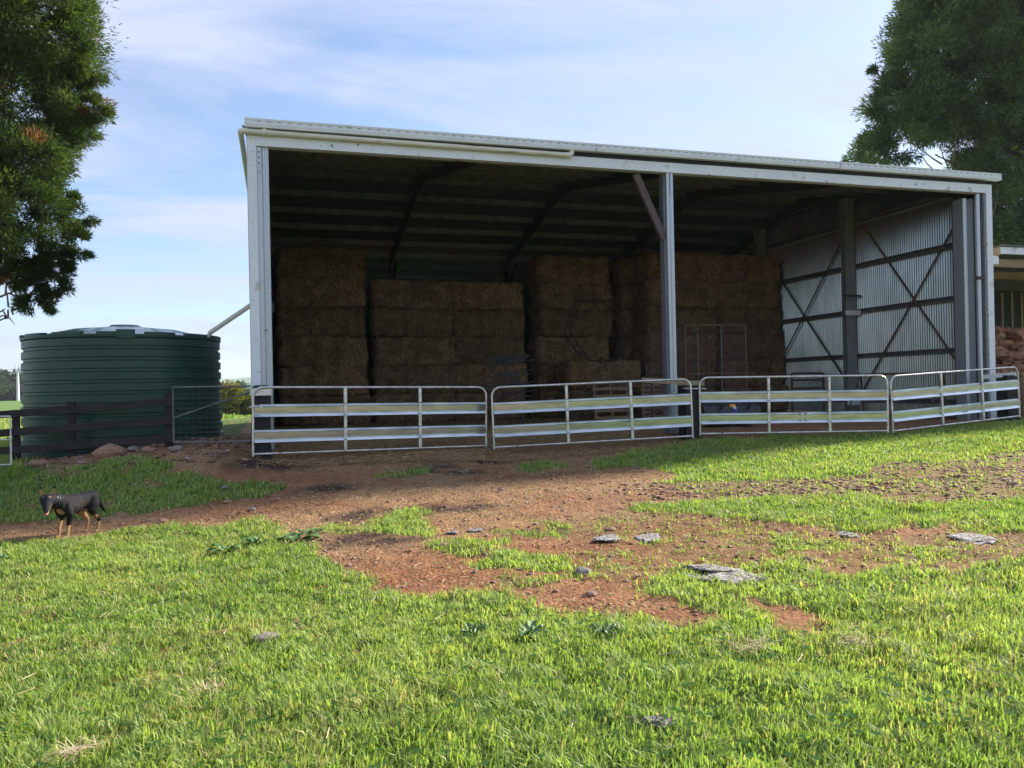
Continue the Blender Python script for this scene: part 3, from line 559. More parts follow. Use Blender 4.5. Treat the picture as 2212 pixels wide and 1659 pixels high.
def pallet(name, x, y, w_, h_, lean, lab, n=7, rz=0, z0=0, th=.13):
    e = empty(name, (x, y, z0), rz, lab, 'pallet', 'wooden pallets in the shed'); M_ = Matrix.Rotation(lean, 4, 'X')
    for i in range(3):
        xx = -w_/2+.04+i*(w_-.08)/2; MB().box(xx-.02, xx+.02, -.05, .05, 0, h_, M_).build('bearer', M_timber, e)
    for s_ in (-1, 1):
        for i in range(n):
            z = i*(h_-.09)/(n-1); MB().box(-w_/2, w_/2, s_*.052-.009, s_*.052+.009, z, z+.085, M_).build('slat', M_timber, e)
    return e
pallet('pallet', 9.75, 6.45, 1.12, 1.16, R(-9), 'wooden pallet leaning on the hay, seen over the second gate', 6)
pallet('pallet', 11.02, 6.35, .72, 1.15, R(-2), 'narrow wooden pallet on edge left of the centre post', 9)
pallet('pallet', 11.62, 6.2, .62, 1.12, R(-3), 'wooden pallet on edge hidden partly by the centre post', 9)
bk = empty('loader_bucket', (10.15, .85, 0), R(-6), 'black tractor loader bucket with two hooks and an orange sticker', 'bucket')
prof = [(.35, .62), (.10, .60), (-.08, .44), (-.16, .26), (-.13, .12), (.05, .03), (.75, .0), (.75, .02), (.06, .06), (-.10, .14), (-.13, .27), (-.055, .42), (.11, .575), (.35, .595)]
MB().prism(prof, (-.66, 0, .05), (1, 0, 0), 1.32, (0, 1, 0), (0, 0, 1)).build('bucket_shell', M_black, bk)
side = [(.35, .62), (.10, .60), (-.08, .44), (-.16, .26), (-.13, .12), (.05, .03), (.75, .0), (.75, .08), (.5, .4)]
for x in (-.675, .662): MB().prism(side, (x, 0, .05), (1, 0, 0), .013, (0, 1, 0), (0, 0, 1)).build('side_plate', M_black, bk)
for x in (-.30, .36): MB().tube([(x, -.10, .42), (x, -.18, .47), (x+.03, -.22, .53), (x+.07, -.2, .56), (x+.1, -.17, .55)], .022, 7).build('hook', M_black, bk)
st = MB().beam((.03, -.092, .47), (.03, -.055, .53), .14, .004, (0, -1, .6)).build('sticker', M_orange, bk)
MB().beam((.06, -.118, .43), (.06, -.094, .468), .075, .004, (0, -1, .6)).build('sticker', M_whitep, bk)
MB().beam((.065, -.142, .37), (.065, -.119, .428), .08, .004, (0, -1, .45)).build('sticker', M_blue, bk)
MB().box(-.5, .6, -.15, -.12, .1, .16).build('wear_strip', M_gal_in, bk)
tr = empty('steel_trestle', (15.9, .5, 0), 0, 'long dark steel trestle standing along the ribbed right wall', 'trestle')
MB().beam((0, -.1, 1.14), (0, 3.1, 1.16), .06, .05).build('top_bar', M_rust, tr)
for y in (.1, 2.9):
    for s_ in (-1, 1): MB().beam((0, y, 1.13), (s_*.3, y+.25, 0), .05, .04).build('leg', M_rust, tr)
MB().beam((.0, .3, .6), (.0, 2.7, .55), .03, .03).build('tie_bar', M_rust, tr)
rk = empty('slatted_rack', (15.0, 5.2, 0), 0, 'small dark slatted steel rack in front of the right hay stack', 'rack')
for x in (0, 1.1): MB().box(x-.025, x+.025, -.025, .025, 0, 1.25).build('rack_post', M_rust, rk)
for z in (.4, .75, 1.0, 1.2): MB().box(.025, 1.075, -.015, .015, z, z+.07).build('rack_slat', M_rust, rk)

# ------------------------------------------------------------------ gates
RAIL = [(.036, .215), (.0, .180), (.028, .158), (.020, .074), (.0, .055), (.042, .004), (.036, 0), (-.004, .052), (.014, .076), (.020, .158), (-.002, .182), (.028, .218)]
def gate(p0, p1, lab, joint=False, chain='left'):
    p0, p1 = Vector(p0), Vector(p1); d = p1-p0; L = d.length; rz = math.atan2(d.y, d.x); tilt = math.asin(d.z/L)
    e = empty('farm_gate', p0, 0, lab, 'gate', 'galvanised gates across the shed front'); e.rotation_euler = (0, -tilt, rz)
    H = 1.15; rc = .17; pts = [(0, 0, 0), (0, 0, H-rc)]
    for a in range(75, -1, -15): pts.append((rc-rc*math.cos(R(90-a)), 0, H-rc+rc*math.sin(R(90-a))))
    q = [(L-x, 0, z) for x, y, z in pts][::-1]
    MB().tube(pts+q, .0215, 10).build('frame', M_tube, e, True)
    MB().tube([(0.02, 0, .035), (L-.02, 0, .035)], .020, 10).build('bottom_tube', M_tube, e, True)
    for z in (.652, .222):
        MB().prism(RAIL, (.02, 0, z), (1, 0, 0), L-.04, (0, -1, 0), (0, 0, 1)).build('rail', M_gate, e)
    for t in (1/3+.03, 2/3+.02):
        x = L*t
        st_ = MB().box(x-.026, x+.026, -.034, -.030, .04, H-.012).box(x-.026, x-.022, -.03, .01, .04, H-.012).box(x+.022, x+.026, -.03, .01, .04, H-.012).build('stay', M_tube, e)
        for z in (.66, .86, .23, .43): MB().box(x-.03, x+.03, -.038, -.033, z, z+.012).build('tie_wire', M_rust, st_)
    if joint:
        for dx in (0, .11): MB().box(L*.53+dx, L*.53+dx+.02, -.030, -.022, .225, .43).build('joint_strap', M_galv, e)
    return e
gate((.03, -.83, -.04), (4.22, -.14, -.12), 'galvanised gate hung from the thick black corner post, leftmost of the four')
g2 = gate((4.28, -.50, -.13), (8.17, -.96, -.04), 'galvanised gate in front of the pallets and looped feeder')
gate((8.46, -.74, -.02), (12.17, -1.65, -.05), 'galvanised gate in front of the black loader bucket', True)
gate((12.41, -1.53, -.07), (16.53, -.87, .09), 'galvanised gate before the ribbed wall, rightmost of the four', True)
def chain(p0, p1, lab, sag=.06, n=9):
    e = empty('gate_chain', p0, 0, lab, 'chain', 'chains tying the gates'); p1 = Vector(p1)-Vector(p0)
    for i in range(n):
        t = i/(n-1); q = p1*t+Vector((0, 0, -sag*4*t*(1-t))); a = i*1.57; u = Vector((math.cos(a)*.3, math.sin(a), .5)).normalized()*.009
        dd_ = (p1/n).normalized()*.014 if p1.length else Vector((.014, 0, 0))
        MB().tube([q-dd_-u, q+dd_-u, q+dd_+u, q-dd_+u, q-dd_-u], .0035, 5).build('link', M_rust, e)
chain((4.19, -.2, .82), (4.31, -.55, .80), 'rusty chain joining the first and second gates')
chain((12.15, -1.7, .86), (12.43, -1.58, .84), 'rusty chain joining the third and fourth gates')
for (x, y, z, lab) in ((.03, -.83, .78, 'steel hinge bolt at the black corner post'),):
    e = empty('hinge_pin', (x, y, z), 0, lab, 'hinge'); MB().tube([(-.05, -.03, 0), (.16, -.03, .0)], .012, 8).build('pin', M_tube, e); MB().tube([(.14, -.03, -.02), (.14, -.03, .04)], .02, 8).build('nut', M_tube, e)
e = empty('gate_latch', (8.1, -.93, .93), 0, 'steel latch bars joining the gates at the middle black post', 'latch')
MB().tube([(-.12, -.03, 0), (.2, -.02, -.02)], .010, 8).build('latch_bar', M_tube, e); MB().tube([(.22, .1, -.01), (.48, .12, -.02)], .010, 8).build('latch_bar', M_tube, e)
# black posts
def bpost(x, y, z1, lab, w_=.30, d_=.26, rz=0):
    e = empty('gate_post', (x, y, 0), rz, lab, 'post', 'thick black gate posts')
    mb = MB(); n = 10; g = G(x, y)-.25
    for i in range(n+1):
        z = g+(z1-g)*i/n; a = (vnoise(np.array([z*3+x]), np.array([1.]), 1, 3)[0]-.5)*.03
        mb.v += [Vector(p) for p in ((-w_/2+a, -d_/2, z), (w_/2+a*.6, -d_/2, z), (w_/2+a*.6, d_/2, z), (-w_/2+a, d_/2, z))]
        if i:
            b = (i-1)*4
            for k_ in range(4): mb.f.append((b+k_, b+(k_+1) % 4, b+4+(k_+1) % 4, b+4+k_))
    mb.f.append((n*4, n*4+1, n*4+2, n*4+3)); mb.build('post_shaft', M_blackpost, e); return e
e = bpost(.17, -.62, 1.09, 'thick black post at the left end of the gates with metal top strap')
MB().box(-.17, .17, -.145, -.132, .97, 1.09).build('strap', M_tube, e); MB().prism([(-.16, 0), (.16, 0), (.1, .05), (-.1, .05)], (0, -.14, 1.095), (0, 1, 0), .28, (1, 0, 0), (0, 0, 1)).build('cap', M_black, e)
MB().box(-.10, -.02, .13, .6, .98, 1.08).build('tie_channel', M_galv, e)
e = bpost(8.36, -.55, .98, 'thick black post between the second and third gates with timber tie', .36, .3)
MB().beam((-.75, .62, 1.11), (.22, -.18, 1.01), .05, .10).build('tie_timber', M_timber, e)
e = bpost(16.62, -.52, 1.05, 'thick black post behind the right end of the last gate', .36, .28)
MB().beam((-.6, .2, 1.02), (.12, -.16, 1.08), .03, .10).build('tie_channel', M_galv, e)

# ------------------------------------------------------------------ water tank
tk = empty('water_tank', (-2.45, 2.38, -.16), R(8), 'large round dark green ribbed water tank beside the shed', 'water tank')
Rk, Hk = 1.74, 2.22; prof = []; nb = 11; per = Hk/nb
for i in range(nb):
    z = i*per; g = 0 if i else .0
    prof += [(Rk-.03, z), (Rk-.03, z+per*.22), (Rk+.002, z+per*.27), (Rk+.006, z+per*.9), (Rk-.02, z+per*.985)]
prof += [(Rk-.03, Hk), (Rk+.02, Hk), (Rk+.025, Hk+.05), (Rk-.0, Hk+.055)]
prof = [(r_+.04*(1-z/Hk), z) for r_, z in prof]
def lathe(prof, seg=120):
    mb = MB()
    for r_, z in prof:
        for k in range(seg): a = 2*math.pi*k/seg; mb.v.append(Vector((r_*math.cos(a), r_*math.sin(a), z)))
    for i in range(len(prof)-1):
        for k in range(seg): mb.f.append((i*seg+k, i*seg+(k+1) % seg, (i+1)*seg+(k+1) % seg, (i+1)*seg+k))
    return mb
tw = lathe(prof).build('tank_wall', M_tank, tk, True)
mb = MB(); seg = 96                                     # ribbed cone lid
for j, (r_, z) in enumerate(((Rk, Hk+.05), (Rk-.25, Hk+.08), (1.0, Hk+.20), (.30, Hk+.30), (.26, Hk+.335), (0.01, Hk+.34))):
    for k in range(seg):
        a = 2*math.pi*k/seg; e = .022*((k % 8) < 3)*(1 if 0 < j < 3 else 0); mb.v.append(Vector((r_*math.cos(a), r_*math.sin(a), z+e)))
for j in range(5):
    for k in range(seg): mb.f.append((j*seg+k, j*seg+(k+1) % seg, (j+1)*seg+(k+1) % seg, (j+1)*seg+k))
mb.build('tank_lid', mat('pale_green_lid', (.10, .19, .16), rough=.16), tk)
for k in range(14):                                     # raised blocks round the rim
    a0 = 2*math.pi*k/14; mb = MB(); n = 8; span = .30
    for i in range(n+1):
        a = a0+span*i/n; c_, s_ = math.cos(a), math.sin(a)
        for r_, z in ((Rk-.10, Hk+.05), (Rk+.03, Hk+.04), (Rk+.03, Hk+.095), (Rk-.10, Hk+.10)): mb.v.append(Vector((r_*c_, r_*s_, z)))
    for i in range(n):
        for j in range(4): mb.f.append((4*i+j, 4*i+(j+1) % 4, 4*i+4+(j+1) % 4, 4*i+4+j))
    mb.f += [(0, 1, 2, 3), (4*n, 4*n+3, 4*n+2, 4*n+1)]; mb.build('rim_block', M_tank, tk)
ang = math.atan2(-1.9, .35)-R(8)
MB().beam((1.76*math.cos(ang), 1.76*math.sin(ang), Hk-.02), (1.76*math.cos(ang), 1.76*math.sin(ang), Hk+.13), .30, .07, (math.cos(ang), math.sin(ang), 0)).build('rim_lug', M_tank, tk)
for k in range(20): pass

# ------------------------------------------------------------------ dark timber fence, wire gate, pipe gate
fe = empty('rail_fence', (-1.27, -.27, 0), 0, 'black three rail timber fence in front of the green tank', 'fence')
def fz(x): return -.057*(-1.27-x)
for x, y, z0, z1, w_ in ((-1.34, -.20, -.1, 1.06, .13), (-2.93, .27, -.3, .93, .11), (-3.86, .60, -.4, .78, .10), (-5.6, 1.1, -.6, .7, .11), (-7.3, 1.6, -.7, .6, .11)):
    MB().box(x+1.27-w_/2, x+1.27+w_/2, y+.27, y+.27+.09, z0, z1).build('fence_post', M_fence, fe)
for zt in (.955, .642, .342):
    for (xa, ya), (xb_, yb_) in (((-1.25, -.27), (-4.6, .74)), ((-4.61, .745), (-8.0, 1.77))):
        h_ = .125
        MB().beam((xa+1.27, ya+.27, zt-.06+fz(xa)), (xb_+1.27, yb_+.27, zt-.06+fz(xb_)), .038, h_).build('fence_rail', M_fence, fe, bevel=.004)
wg = empty('wire_gate', (-1.25, -.33, 0), math.atan2(-.36, 1.25), 'galvanised wire mesh gate with diagonal tube between fence and black post', 'gate')
Lg = 1.30
MB().tube([(0, 0, .20), (0, 0, 1.14), (Lg, 0, 1.13)], .017, 8).build('frame', M_wire, wg, True)
MB().tube([(0, 0, .205), (Lg, 0, .205)], .017, 8).build('frame', M_wire, wg, True)
MB().tube([(0, -.01, .62), (Lg, -.01, 1.03)], .015, 8).build('brace', M_wire, wg, True)
mb = MB()
for i in range(1, 12): mb.beam((i*.112, 0, .2), (i*.112, 0, 1.13), .003, .003, (1, 0, 0))
for i in range(10): z = .29+i*.082; mb.beam((0, .004, z), (Lg, .004, z), .003, .003)
mb.build('wire_mesh', M_wire, wg)
pg = empty('pipe_gate', (-3.56, -.635, -.03), math.atan2(-.2, -1), 'end of a galvanised pipe gate at the left edge before the fence', 'gate')
MB().tube([(0, 0, 0), (0, 0, .76), (1.6, 0, .78)], .018, 8).build('frame', M_tube, pg, True); MB().tube([(0, 0, .01), (1.6, 0, .01)], .016, 8).build('frame', M_tube, pg, True)
MB().tube([(1.6, 0, .0), (1.6, 0, .78)], .018, 8).build('frame', M_tube, pg, True); MB().tube([(0, 0, .4), (1.6, 0, .4)], .012, 8).build('mid_tube', M_tube, pg, True)

# ------------------------------------------------------------------ lean-to with firewood on the right
lt = empty('firewood_shelter', (17.4, .3, 0), 0, 'low open shelter with white fascia holding firewood, right of the big shed', 'shelter')
MB().box(.02, 13, -.0, .03, 4.03, 4.20).build('fascia', M_white, lt)
MB().box(-.0, .02, .0, 5.5, 4.0, 4.20).build('roof_side', M_timber, lt)
mb = MB(); k = 650
for i in range(k+1): mb.v += [Vector((i*.02, -.06, 4.235+.009*(0, 1, 0, -1)[i % 4])), Vector((i*.02, 5.6, 3.9+.009*(0, 1, 0, -1)[i % 4]))]
for i in range(k): mb.f.append((2*i, 2*i+2, 2*i+3, 2*i+1))
mb.build('roof_sheeting', M_zinc, lt, True)
MB().box(-.5, .02, .05, .09, 3.78, 3.98).build('bracket', M_white, lt)
MB().box(-.3, 13, .25, .3, 3.75, 3.95).build('beam', M_timber, lt)
MB().box(-.5, 13, 1.8, 1.9, 3.7, 3.9).build('beam', M_timber, lt)
MB().box(-.5, 13, 5.3, 5.33, 0, 3.9).build('back_wall', M_dark_steel, lt)
for i in range(30):
    MB().box(-.3+i*.42, -.3+i*.42+.07, 5.2, 5.235, 0, 3.8).build('wall_batten', M_timber, lt)
for x in (4.4, 9.3): MB().box(x-.08, x+.08, .2, .36, 0, 3.75).build('shelter_post', M_timber, lt)
for i in range(34): MB().box(-.45, -.42, .5+i*.14, .62+i*.14, 0, 3.9).build('wall_board', M_timber, lt)
rr = random.Random(5)
logs = []
for i in range(4):                                       # four log shapes shared by all
    bm = bmesh.new(); n = 7; L = .42
    ra = [rr.uniform(.08, .14) for _ in range(n)]
    rings = []
    for x in (-L/2, -L*.1, L*.3, L/2):
        rings.append([bm.verts.new((x+rr.uniform(-.03, .03), math.cos(6.283*k/n)*ra[k]*rr.uniform(.8, 1.15)*1.2, math.sin(6.283*k/n)*ra[k]*.8)) for k in range(n)])
    for a, b_ in zip(rings, rings[1:]):
        for k in range(n): bm.faces.new([a[k], a[(k+1) % n], b_[(k+1) % n], b_[k]])
    bm.faces.new(rings[0][::-1]); bm.faces.new(rings[-1]); bmesh.ops.recalc_face_normals(bm, faces=bm.faces)
    me = bpy.data.meshes.new('firewood_log'); bm.to_mesh(me); bm.free(); me.materials.append(M_log); logs.append(me)
cnt = 0
for row in range(14):
    z = .12+row*.155
    for i in range(7):
        x = 17.15+i*.34+rr.uniform(-.08, .08)
        if z > 1.35+.95*min(1, (x-17.0)/.9): continue
        o = bpy.data.objects.new('firewood_log', rr.choice(logs)); COL.objects.link(o)
        o.location = (x, 1.05+rr.uniform(-.15, .15)+row*.02, z+.05); o.rotation_euler = (rr.uniform(-.4, .4), rr.uniform(-.25, .25), rr.choice((0, 1.57, .5, -.6))+rr.uniform(-.4, .4)); s_ = rr.uniform(.9, 1.35); o.scale = (s_, s_, s_)
        tag(o, 'reddish brown split log in the heap of the firewood shelter', 'log', 'firewood logs heaped in the shelter')
# a slatted stack of boards beyond the right end post
sb = empty('board_stack', (17.35, -.3, 0), 0, 'grey brown slatted timber frame right of the last gate', 'timber stack')
for i in range(6): MB().box(0, 1.6, -.02, .02, .1+i*.17, .22+i*.17).build('board', M_timber, sb)
for x in (.02, .8, 1.5): MB().box(x, x+.05, .022, .07, 0, 1.12).build('board_post', M_timber, sb)

# ------------------------------------------------------------------ trees
def foliage(name, blobs, n, ln, wd, c_dark, c_light, seed, parent=None, clump=.34, m_=None, updir=.15, brown=.015, per=90):
    g = np.random.default_rng(seed); bl = np.array(blobs); vol = bl[:, 3]**2; pick = g.choice(len(bl), n//per, p=vol/vol.sum())
    d = g.normal(size=(len(pick), 3)); d /= np.linalg.norm(d, axis=1)[:, None]
    rad = bl[pick, 3]*(.72+.30*g.random(len(pick))); C = bl[pick, :3]+d*rad[:, None]*np.array([1, 1, .95])
    outd = d; cs = clump*(.5+.9*g.random(len(pick)))*np.clip(bl[pick, 3]/1.0, .35, 1.3)
    k = np.repeat(np.arange(len(pick)), per); m = len(k)
    e = g.normal(size=(m, 3)); e /= np.linalg.norm(e, axis=1)[:, None]; rr_ = g.random(m)**.45
    e2 = e+outd[k]*.35; P = C[k]+e2*(cs[k]*rr_)[:, None]*np.array([1, 1, .75])
    dr = e*.55+outd[k]*.5+g.normal(size=(m, 3))*.35+np.array([0, 0, updir]); dr /= np.linalg.norm(dr, axis=1)[:, None]
    sd_ = np.cross(dr, g.normal(size=(m, 3))); sd_ /= np.linalg.norm(sd_, axis=1)[:, None]
    L = ln*(.6+.8*g.random(m))[:, None]; Wd = wd*(.6+.8*g.random(m))[:, None]
    V = np.stack([P+sd_*Wd, P+dr*L, P-sd_*Wd], 1).reshape(-1, 3)
    t = (g.random(len(pick))**1.2)[k]*.65+.35*g.random(m); col = np.array(c_dark)*(1-t)[:, None]+np.array(c_light)*t[:, None]
    br = (g.random(len(pick)) < brown)[k]; col[br] = np.array([.22, .10, .045])
    col = np.repeat(col, 3, 0)
    o = np_mesh(name, V, np.arange(3*m), np.arange(m)*3, m_ or M_foliage, col)
    if parent: o.parent = parent; o.matrix_parent_inverse = parent.matrix_world.inverted()
    return o
def tree(lab, base, blobs, n, ln, wd, cd_, cl_, seed, trunk_r, clump=.34, limbs=14, name='conifer_tree', core=True, per=90, brown=.015, group=None, cat='tree'):
    e = empty(name, base, 0, lab, cat, group); bpy.context.view_layer.update(); b = Vector(base)
    top = max(q[2] for q in blobs); g = random.Random(seed)
    tr_ = MB().tube([(0, 0, -.3), (.05, .02, (top-b.z)*.4), (.1, .1, (top-b.z)*.9)], [trunk_r, trunk_r*.75, trunk_r*.2], 9).build('trunk', M_bark, e, True)
    mb = MB()
    for i in range(limbs):
        q = Vector(g.choice(blobs)[:3]) if limbs > len(blobs) else Vector(blobs[i][:3]); q = q-b; z0 = max(.6, q.z-q.xy.length*g.uniform(.1, .45)); s_ = Vector((.05, .03, z0)); mid = s_.lerp(q, .5)+Vector((g.uniform(-.3, .3), g.uniform(-.3, .3), -.2))
        mb.tube([s_, s_.lerp(mid, .5), mid, mid.lerp(q, .6)], [trunk_r*.28, trunk_r*.2, trunk_r*.14, trunk_r*.04], 6)
        for j in range(7):
            a = mid.lerp(q, g.random()); d = Vector((g.uniform(-1, 1), g.uniform(-1, 1), g.uniform(-.6, .8)))*g.uniform(.3, .8)*max(.4, trunk_r*2.2)
            mb.tube([a, a+d*.5+Vector((0, 0, .08)), a+d], [trunk_r*.06, trunk_r*.045, trunk_r*.02], 4, False)
    mb.build('limb', M_bark, e, True)
    c = foliage('crown', blobs, n, ln, wd, cd_, cl_, seed, e, clump, brown=brown, per=per)
    return e
tree('tall dark conifer overhanging from the left edge with drooping lower branches', (-8.8, 8.2, -.4), LT, 330000, .12, .014, (.014, .032, .012), (.115, .16, .040), 3, .38, clump=.36, limbs=18, per=180)
tree('huge dense dark green conifer rising behind the right end of the shed', (42.5, 18.3, 0), RT, 380000, .28, .034, (.035, .065, .032), (.22, .30, .11), 8, .8, clump=.56, limbs=20, per=230, brown=.004)
e = empty('branch_tangle', (37.6, 18.0, 9), 0, 'bare grey brown branches showing in the gap of the right conifer', 'branches')
g = random.Random(4); mb = MB()
for i in range(70):
    p = Vector((g.uniform(-3.6, 3.2), g.uniform(-.6, .6), g.uniform(-2.5, 4.2))); d = Vector((g.uniform(-1, 1), g.uniform(-.4, .4), g.uniform(-.5, 1))).normalized()
    pts = [p]
    for j in range(4): d = (d+Vector((g.uniform(-.5, .5), g.uniform(-.3, .3), g.uniform(-.3, .6)))*.6).normalized(); p = p+d*.55; pts.append(p)
    mb.tube(pts, [.05, .04, .03, .02, .012], 5, False)
mb.build('branch', M_bark, e)
foliage('sprig', [(37.4, 18.3, 12.6, 1.5), (36.0, 18.6, 12.4, 1.3), (38.9, 18.1, 12.2, 1.2)], 7200, .26, .04, (.010, .028, .012), (.04, .075, .024), 12, e, 1.0)

# far bushes and trees behind the tank
for i, (x, y, z, r_, lab) in enumerate(((-4.2, 51.5, .55, 1.55, 'yellow green bushy tree behind the tank, nearest its right side'), (-2.35, 51.9, -.1, 1.1, 'low dark green bush between the tank and the shed'), (-1.2, 53, .1, 1.2, 'low dark bush partly hidden by the shed corner'), (-6.2, 52, .3, 1.6, 'green bushy tree mostly hidden by the tank'))):
    bl = [(x, y, z, r_*.8), (x-.5, y, z-.6, r_*.7), (x+.5, y, z-.7, r_*.7), (x+.1, y, z-1.1, r_*.8)]
    tree(lab, (x, y, -1.1), bl, 14000, .18, .05, (.05, .07, .012), (.22, .22, .04), 20+i, .12, clump=.4, limbs=4, name='bushy_tree', group='bushy trees behind the tank')
# distant wooded hill on the left, rolling farmland hills, mast
def ridge(name, pts, y0, depth, c, zb=-4, kind='structure', patches=None):
    """a hill: a crest line (x, z) at distance y0 falling to the plain on both sides"""
    xs = np.linspace(pts[0][0], pts[-1][0], 160); zs = np.interp(xs, [a for a, b in pts], [b for a, b in pts]); zs = zs+(fbm(xs, xs*0, 12/abs(pts[-1][0]-pts[0][0]), 3, 5)-.5)*(zs.max()-zb)*.12
    K = 24; V = []; 
    for j in range(K+1):
        t = j/K*2-1; prof = math.cos(t*math.pi/2)**1.3 if abs(t) < 1 else 0
        V.append(np.stack([xs, np.full_like(xs, y0+t*depth), zb+(zs-zb)*prof], 1))
    V = np.concatenate(V); n = len(xs); ii = (np.arange(K)[:, None]*n+np.arange(n-1)[None, :]).ravel(); q = np.stack([ii, ii+1, ii+n+1, ii+n], 1)
    o = np_mesh(name, V, q.ravel(), np.arange(len(q))*4, c, smooth=True); o['kind'] = kind; return o
M_hill = mat('pasture_hills', (.13, .22, .06), (.20, .28, .10), rough=.95, scale=.004, spots=[((.025, .05, .025), .006, .50, .03)])
M_wood = mat('wooded_slope', (.03, .045, .02), (.06, .075, .04), rough=.95, scale=.08)
ridge('hills', [(-1400, 14), (-900, 30), (-500, 44), (-250, 26), (-160, 30), (-100, 35), (-60, 38), (0, 44), (200, 40), (700, 60), (1500, 20)], 2100, 600, M_hill)
ridge('hills', [(-900, -2), (-500, 6), (-200, 12), (-90, 15), (-20, 10), (100, 5), (400, 2)], 1100, 260, M_hill)
ridge('wooded_hill', [(-420, 8), (-200, 10), (-130, 6.5), (-105, 5), (-90, 3.5), (-76, -1), (-66, -5)], 345, 45, M_wood)
g = np.random.default_rng(3); bl = []
for i in range(330):
    x = g.uniform(-190, -74); y = 300+g.random()*45; h = np.interp(x, [-190, -130, -105, -90, -76, -66], [10, 6.5, 5, 3.5, -1, -5]); t = (y-345)/45; z = -4+(h+4)*max(0, math.cos(t*1.57))**1.3
    bl.append((x, y, z+3.2+g.random()*1.5, 2.2+g.random()*1.6))
o = foliage('far_wood', bl, 110000, 1.0, .45, (.02, .035, .018), (.08, .10, .045), 17, None, 1.5); tag(o, None, None, None, 'stuff')
bl = []
for i in range(90):
    x = g.uniform(-60, 20); y = g.uniform(330, 900); bl.append((x*y/400, y, -1+g.random()*2, 2.2+g.random()*2))
o = foliage('far_trees', bl, 16000, 1.3, .6, (.02, .04, .02), (.06, .08, .03), 18, None, 1.6); tag(o, None, None, None, 'stuff')
mast = empty('communications_mast', (-86.3, 282.2, -3), 0, 'tall white phone mast with antenna panels beyond the tank', 'mast')
MB().tube([(0, 0, 0), (0, 0, 12.9)], [.55, .33], 12).build('mast_pole', M_whitep, mast, True)
MB().beam((-2.0, 0, 12.95), (2.6, 0, 12.95), .12, .12).build('headframe', M_gal_in, mast)
for x in (-2.1, -.6, .45, 1.0, 1.5, 2.0): MB().box(x-.12, x+.12, -.12, .12, 12.1, 14.0).build('antenna_panel', M_whitep, mast)
for x in (-1.3, -.9, .1): MB().box(x-.02, x+.02, -.02, .02, 12.9, 14.3).build('whip_antenna', M_gal_in, mast)
wpn = empty('white_marker', (-26.5, 70.4, -1), 0, 'small white marker post with arms in the far paddock', 'marker post')
MB().box(-.05, .05, -.05, .05, 0, 1.1).build('marker_pole', M_whitep, wpn); MB().box(-.9, 1.0, -.04, .04, .42, .55).build('marker_arm', M_whitep, wpn)

# ------------------------------------------------------------------ stones, dung, weeds
def rock_mesh(seed, mat_, flat=.6, nseg=2, rough_=.22):
    bm = bmesh.new(); bmesh.ops.create_icosphere(bm, subdivisions=nseg, radius=1); g = random.Random(seed); dirs = [Vector((g.uniform(-1, 1), g.uniform(-1, 1), g.uniform(-1, 1))).normalized() for _ in range(9)]
    for v in bm.verts:
        n = v.co.normalized(); r_ = 1.0
        for d in dirs: r_ = min(r_, .78/max(.3, n.dot(d)) if n.dot(d) > .6 else r_)
        v.co = n*r_*(1+g.uniform(-.5, .5)*rough_*.3); v.co.z *= flat
    me = bpy.data.meshes.new('stone'); bm.to_mesh(me); bm.free(); me.materials.append(mat_); return me
rocks = [rock_mesh(i, M_stone if i % 3 else M_greystone, (.55, .7, .45, .6)[i % 4]) for i in range(8)]
ST = [(.42, -9.15, .075, 'pale brown stone lying in the near grass at left, largest there'), (4.71, -8.93, .05, 'tan stone on the red soil between the dung pats'), (.61, -8.75, .03, 'small grey stone just behind the pale brown stone in the grass'),
 (-1.18, -.50, .10, 'flat orange brown stone below the wire gate'), (-1.65, -.30, .12, 'brown stone at the foot of the fence, left of the wire gate'), (-2.28, -.05, .22, 'long rounded brown boulder under the fence by the tank'), (-1.92, .0, .12, 'grey brown stone beside the rounded boulder'), (-3.3, -.15, .14, 'brown stone left of the middle fence post'),
 (-2.75, .12, .05, 'small pale stone at the foot of the middle fence post'), (.44, -3.28, .04, 'small stone on the track below the corner post'), (-.23, -3.12, .06, 'brown stone on the track edge right of the dog'), (.12, -3.66, .05, 'grey stone on the track under the shaded grass'), (-1.15, -3.5, .055, 'stone close behind the dog'), (-.95, -3.75, .05, 'dark flat stone on the track right of the dog'),
 (3.46, -3.96, .05, 'brown stone in the middle of the bare track'), (2.04, -6.92, .06, 'chunky brown stone on the straw covered soil'), (2.89, -8.45, .07, 'reddish angular stone near the grass edge, right of centre'), (3.78, -7.0, .05, 'small stone beside the pale dung'), (2.7, -9.1, .05, 'stone at the grass edge below the reddish stone'), (-.3, -2.4, .05, 'small stone on the bank below the black post'), (6.9, -9.6, .035, 'small stone in the right foreground grass')]
for i, (x, y, s_, lab) in enumerate(ST):
    o = bpy.data.objects.new('stone', rocks[i % 8]); COL.objects.link(o); o.location = (x, y, G(x, y)+s_*.2); o.scale = (s_*1.3, s_, s_); o.rotation_euler = (0, 0, i*1.3); tag(o, lab, 'stone', 'stones lying about')
M_dung = mat('dried_dung', (.12, .09, .075), (.56, .53, .51), rough=.95, scale=6, detail=9, lo=.38, hi=.6, bump=.02, bscale=18)
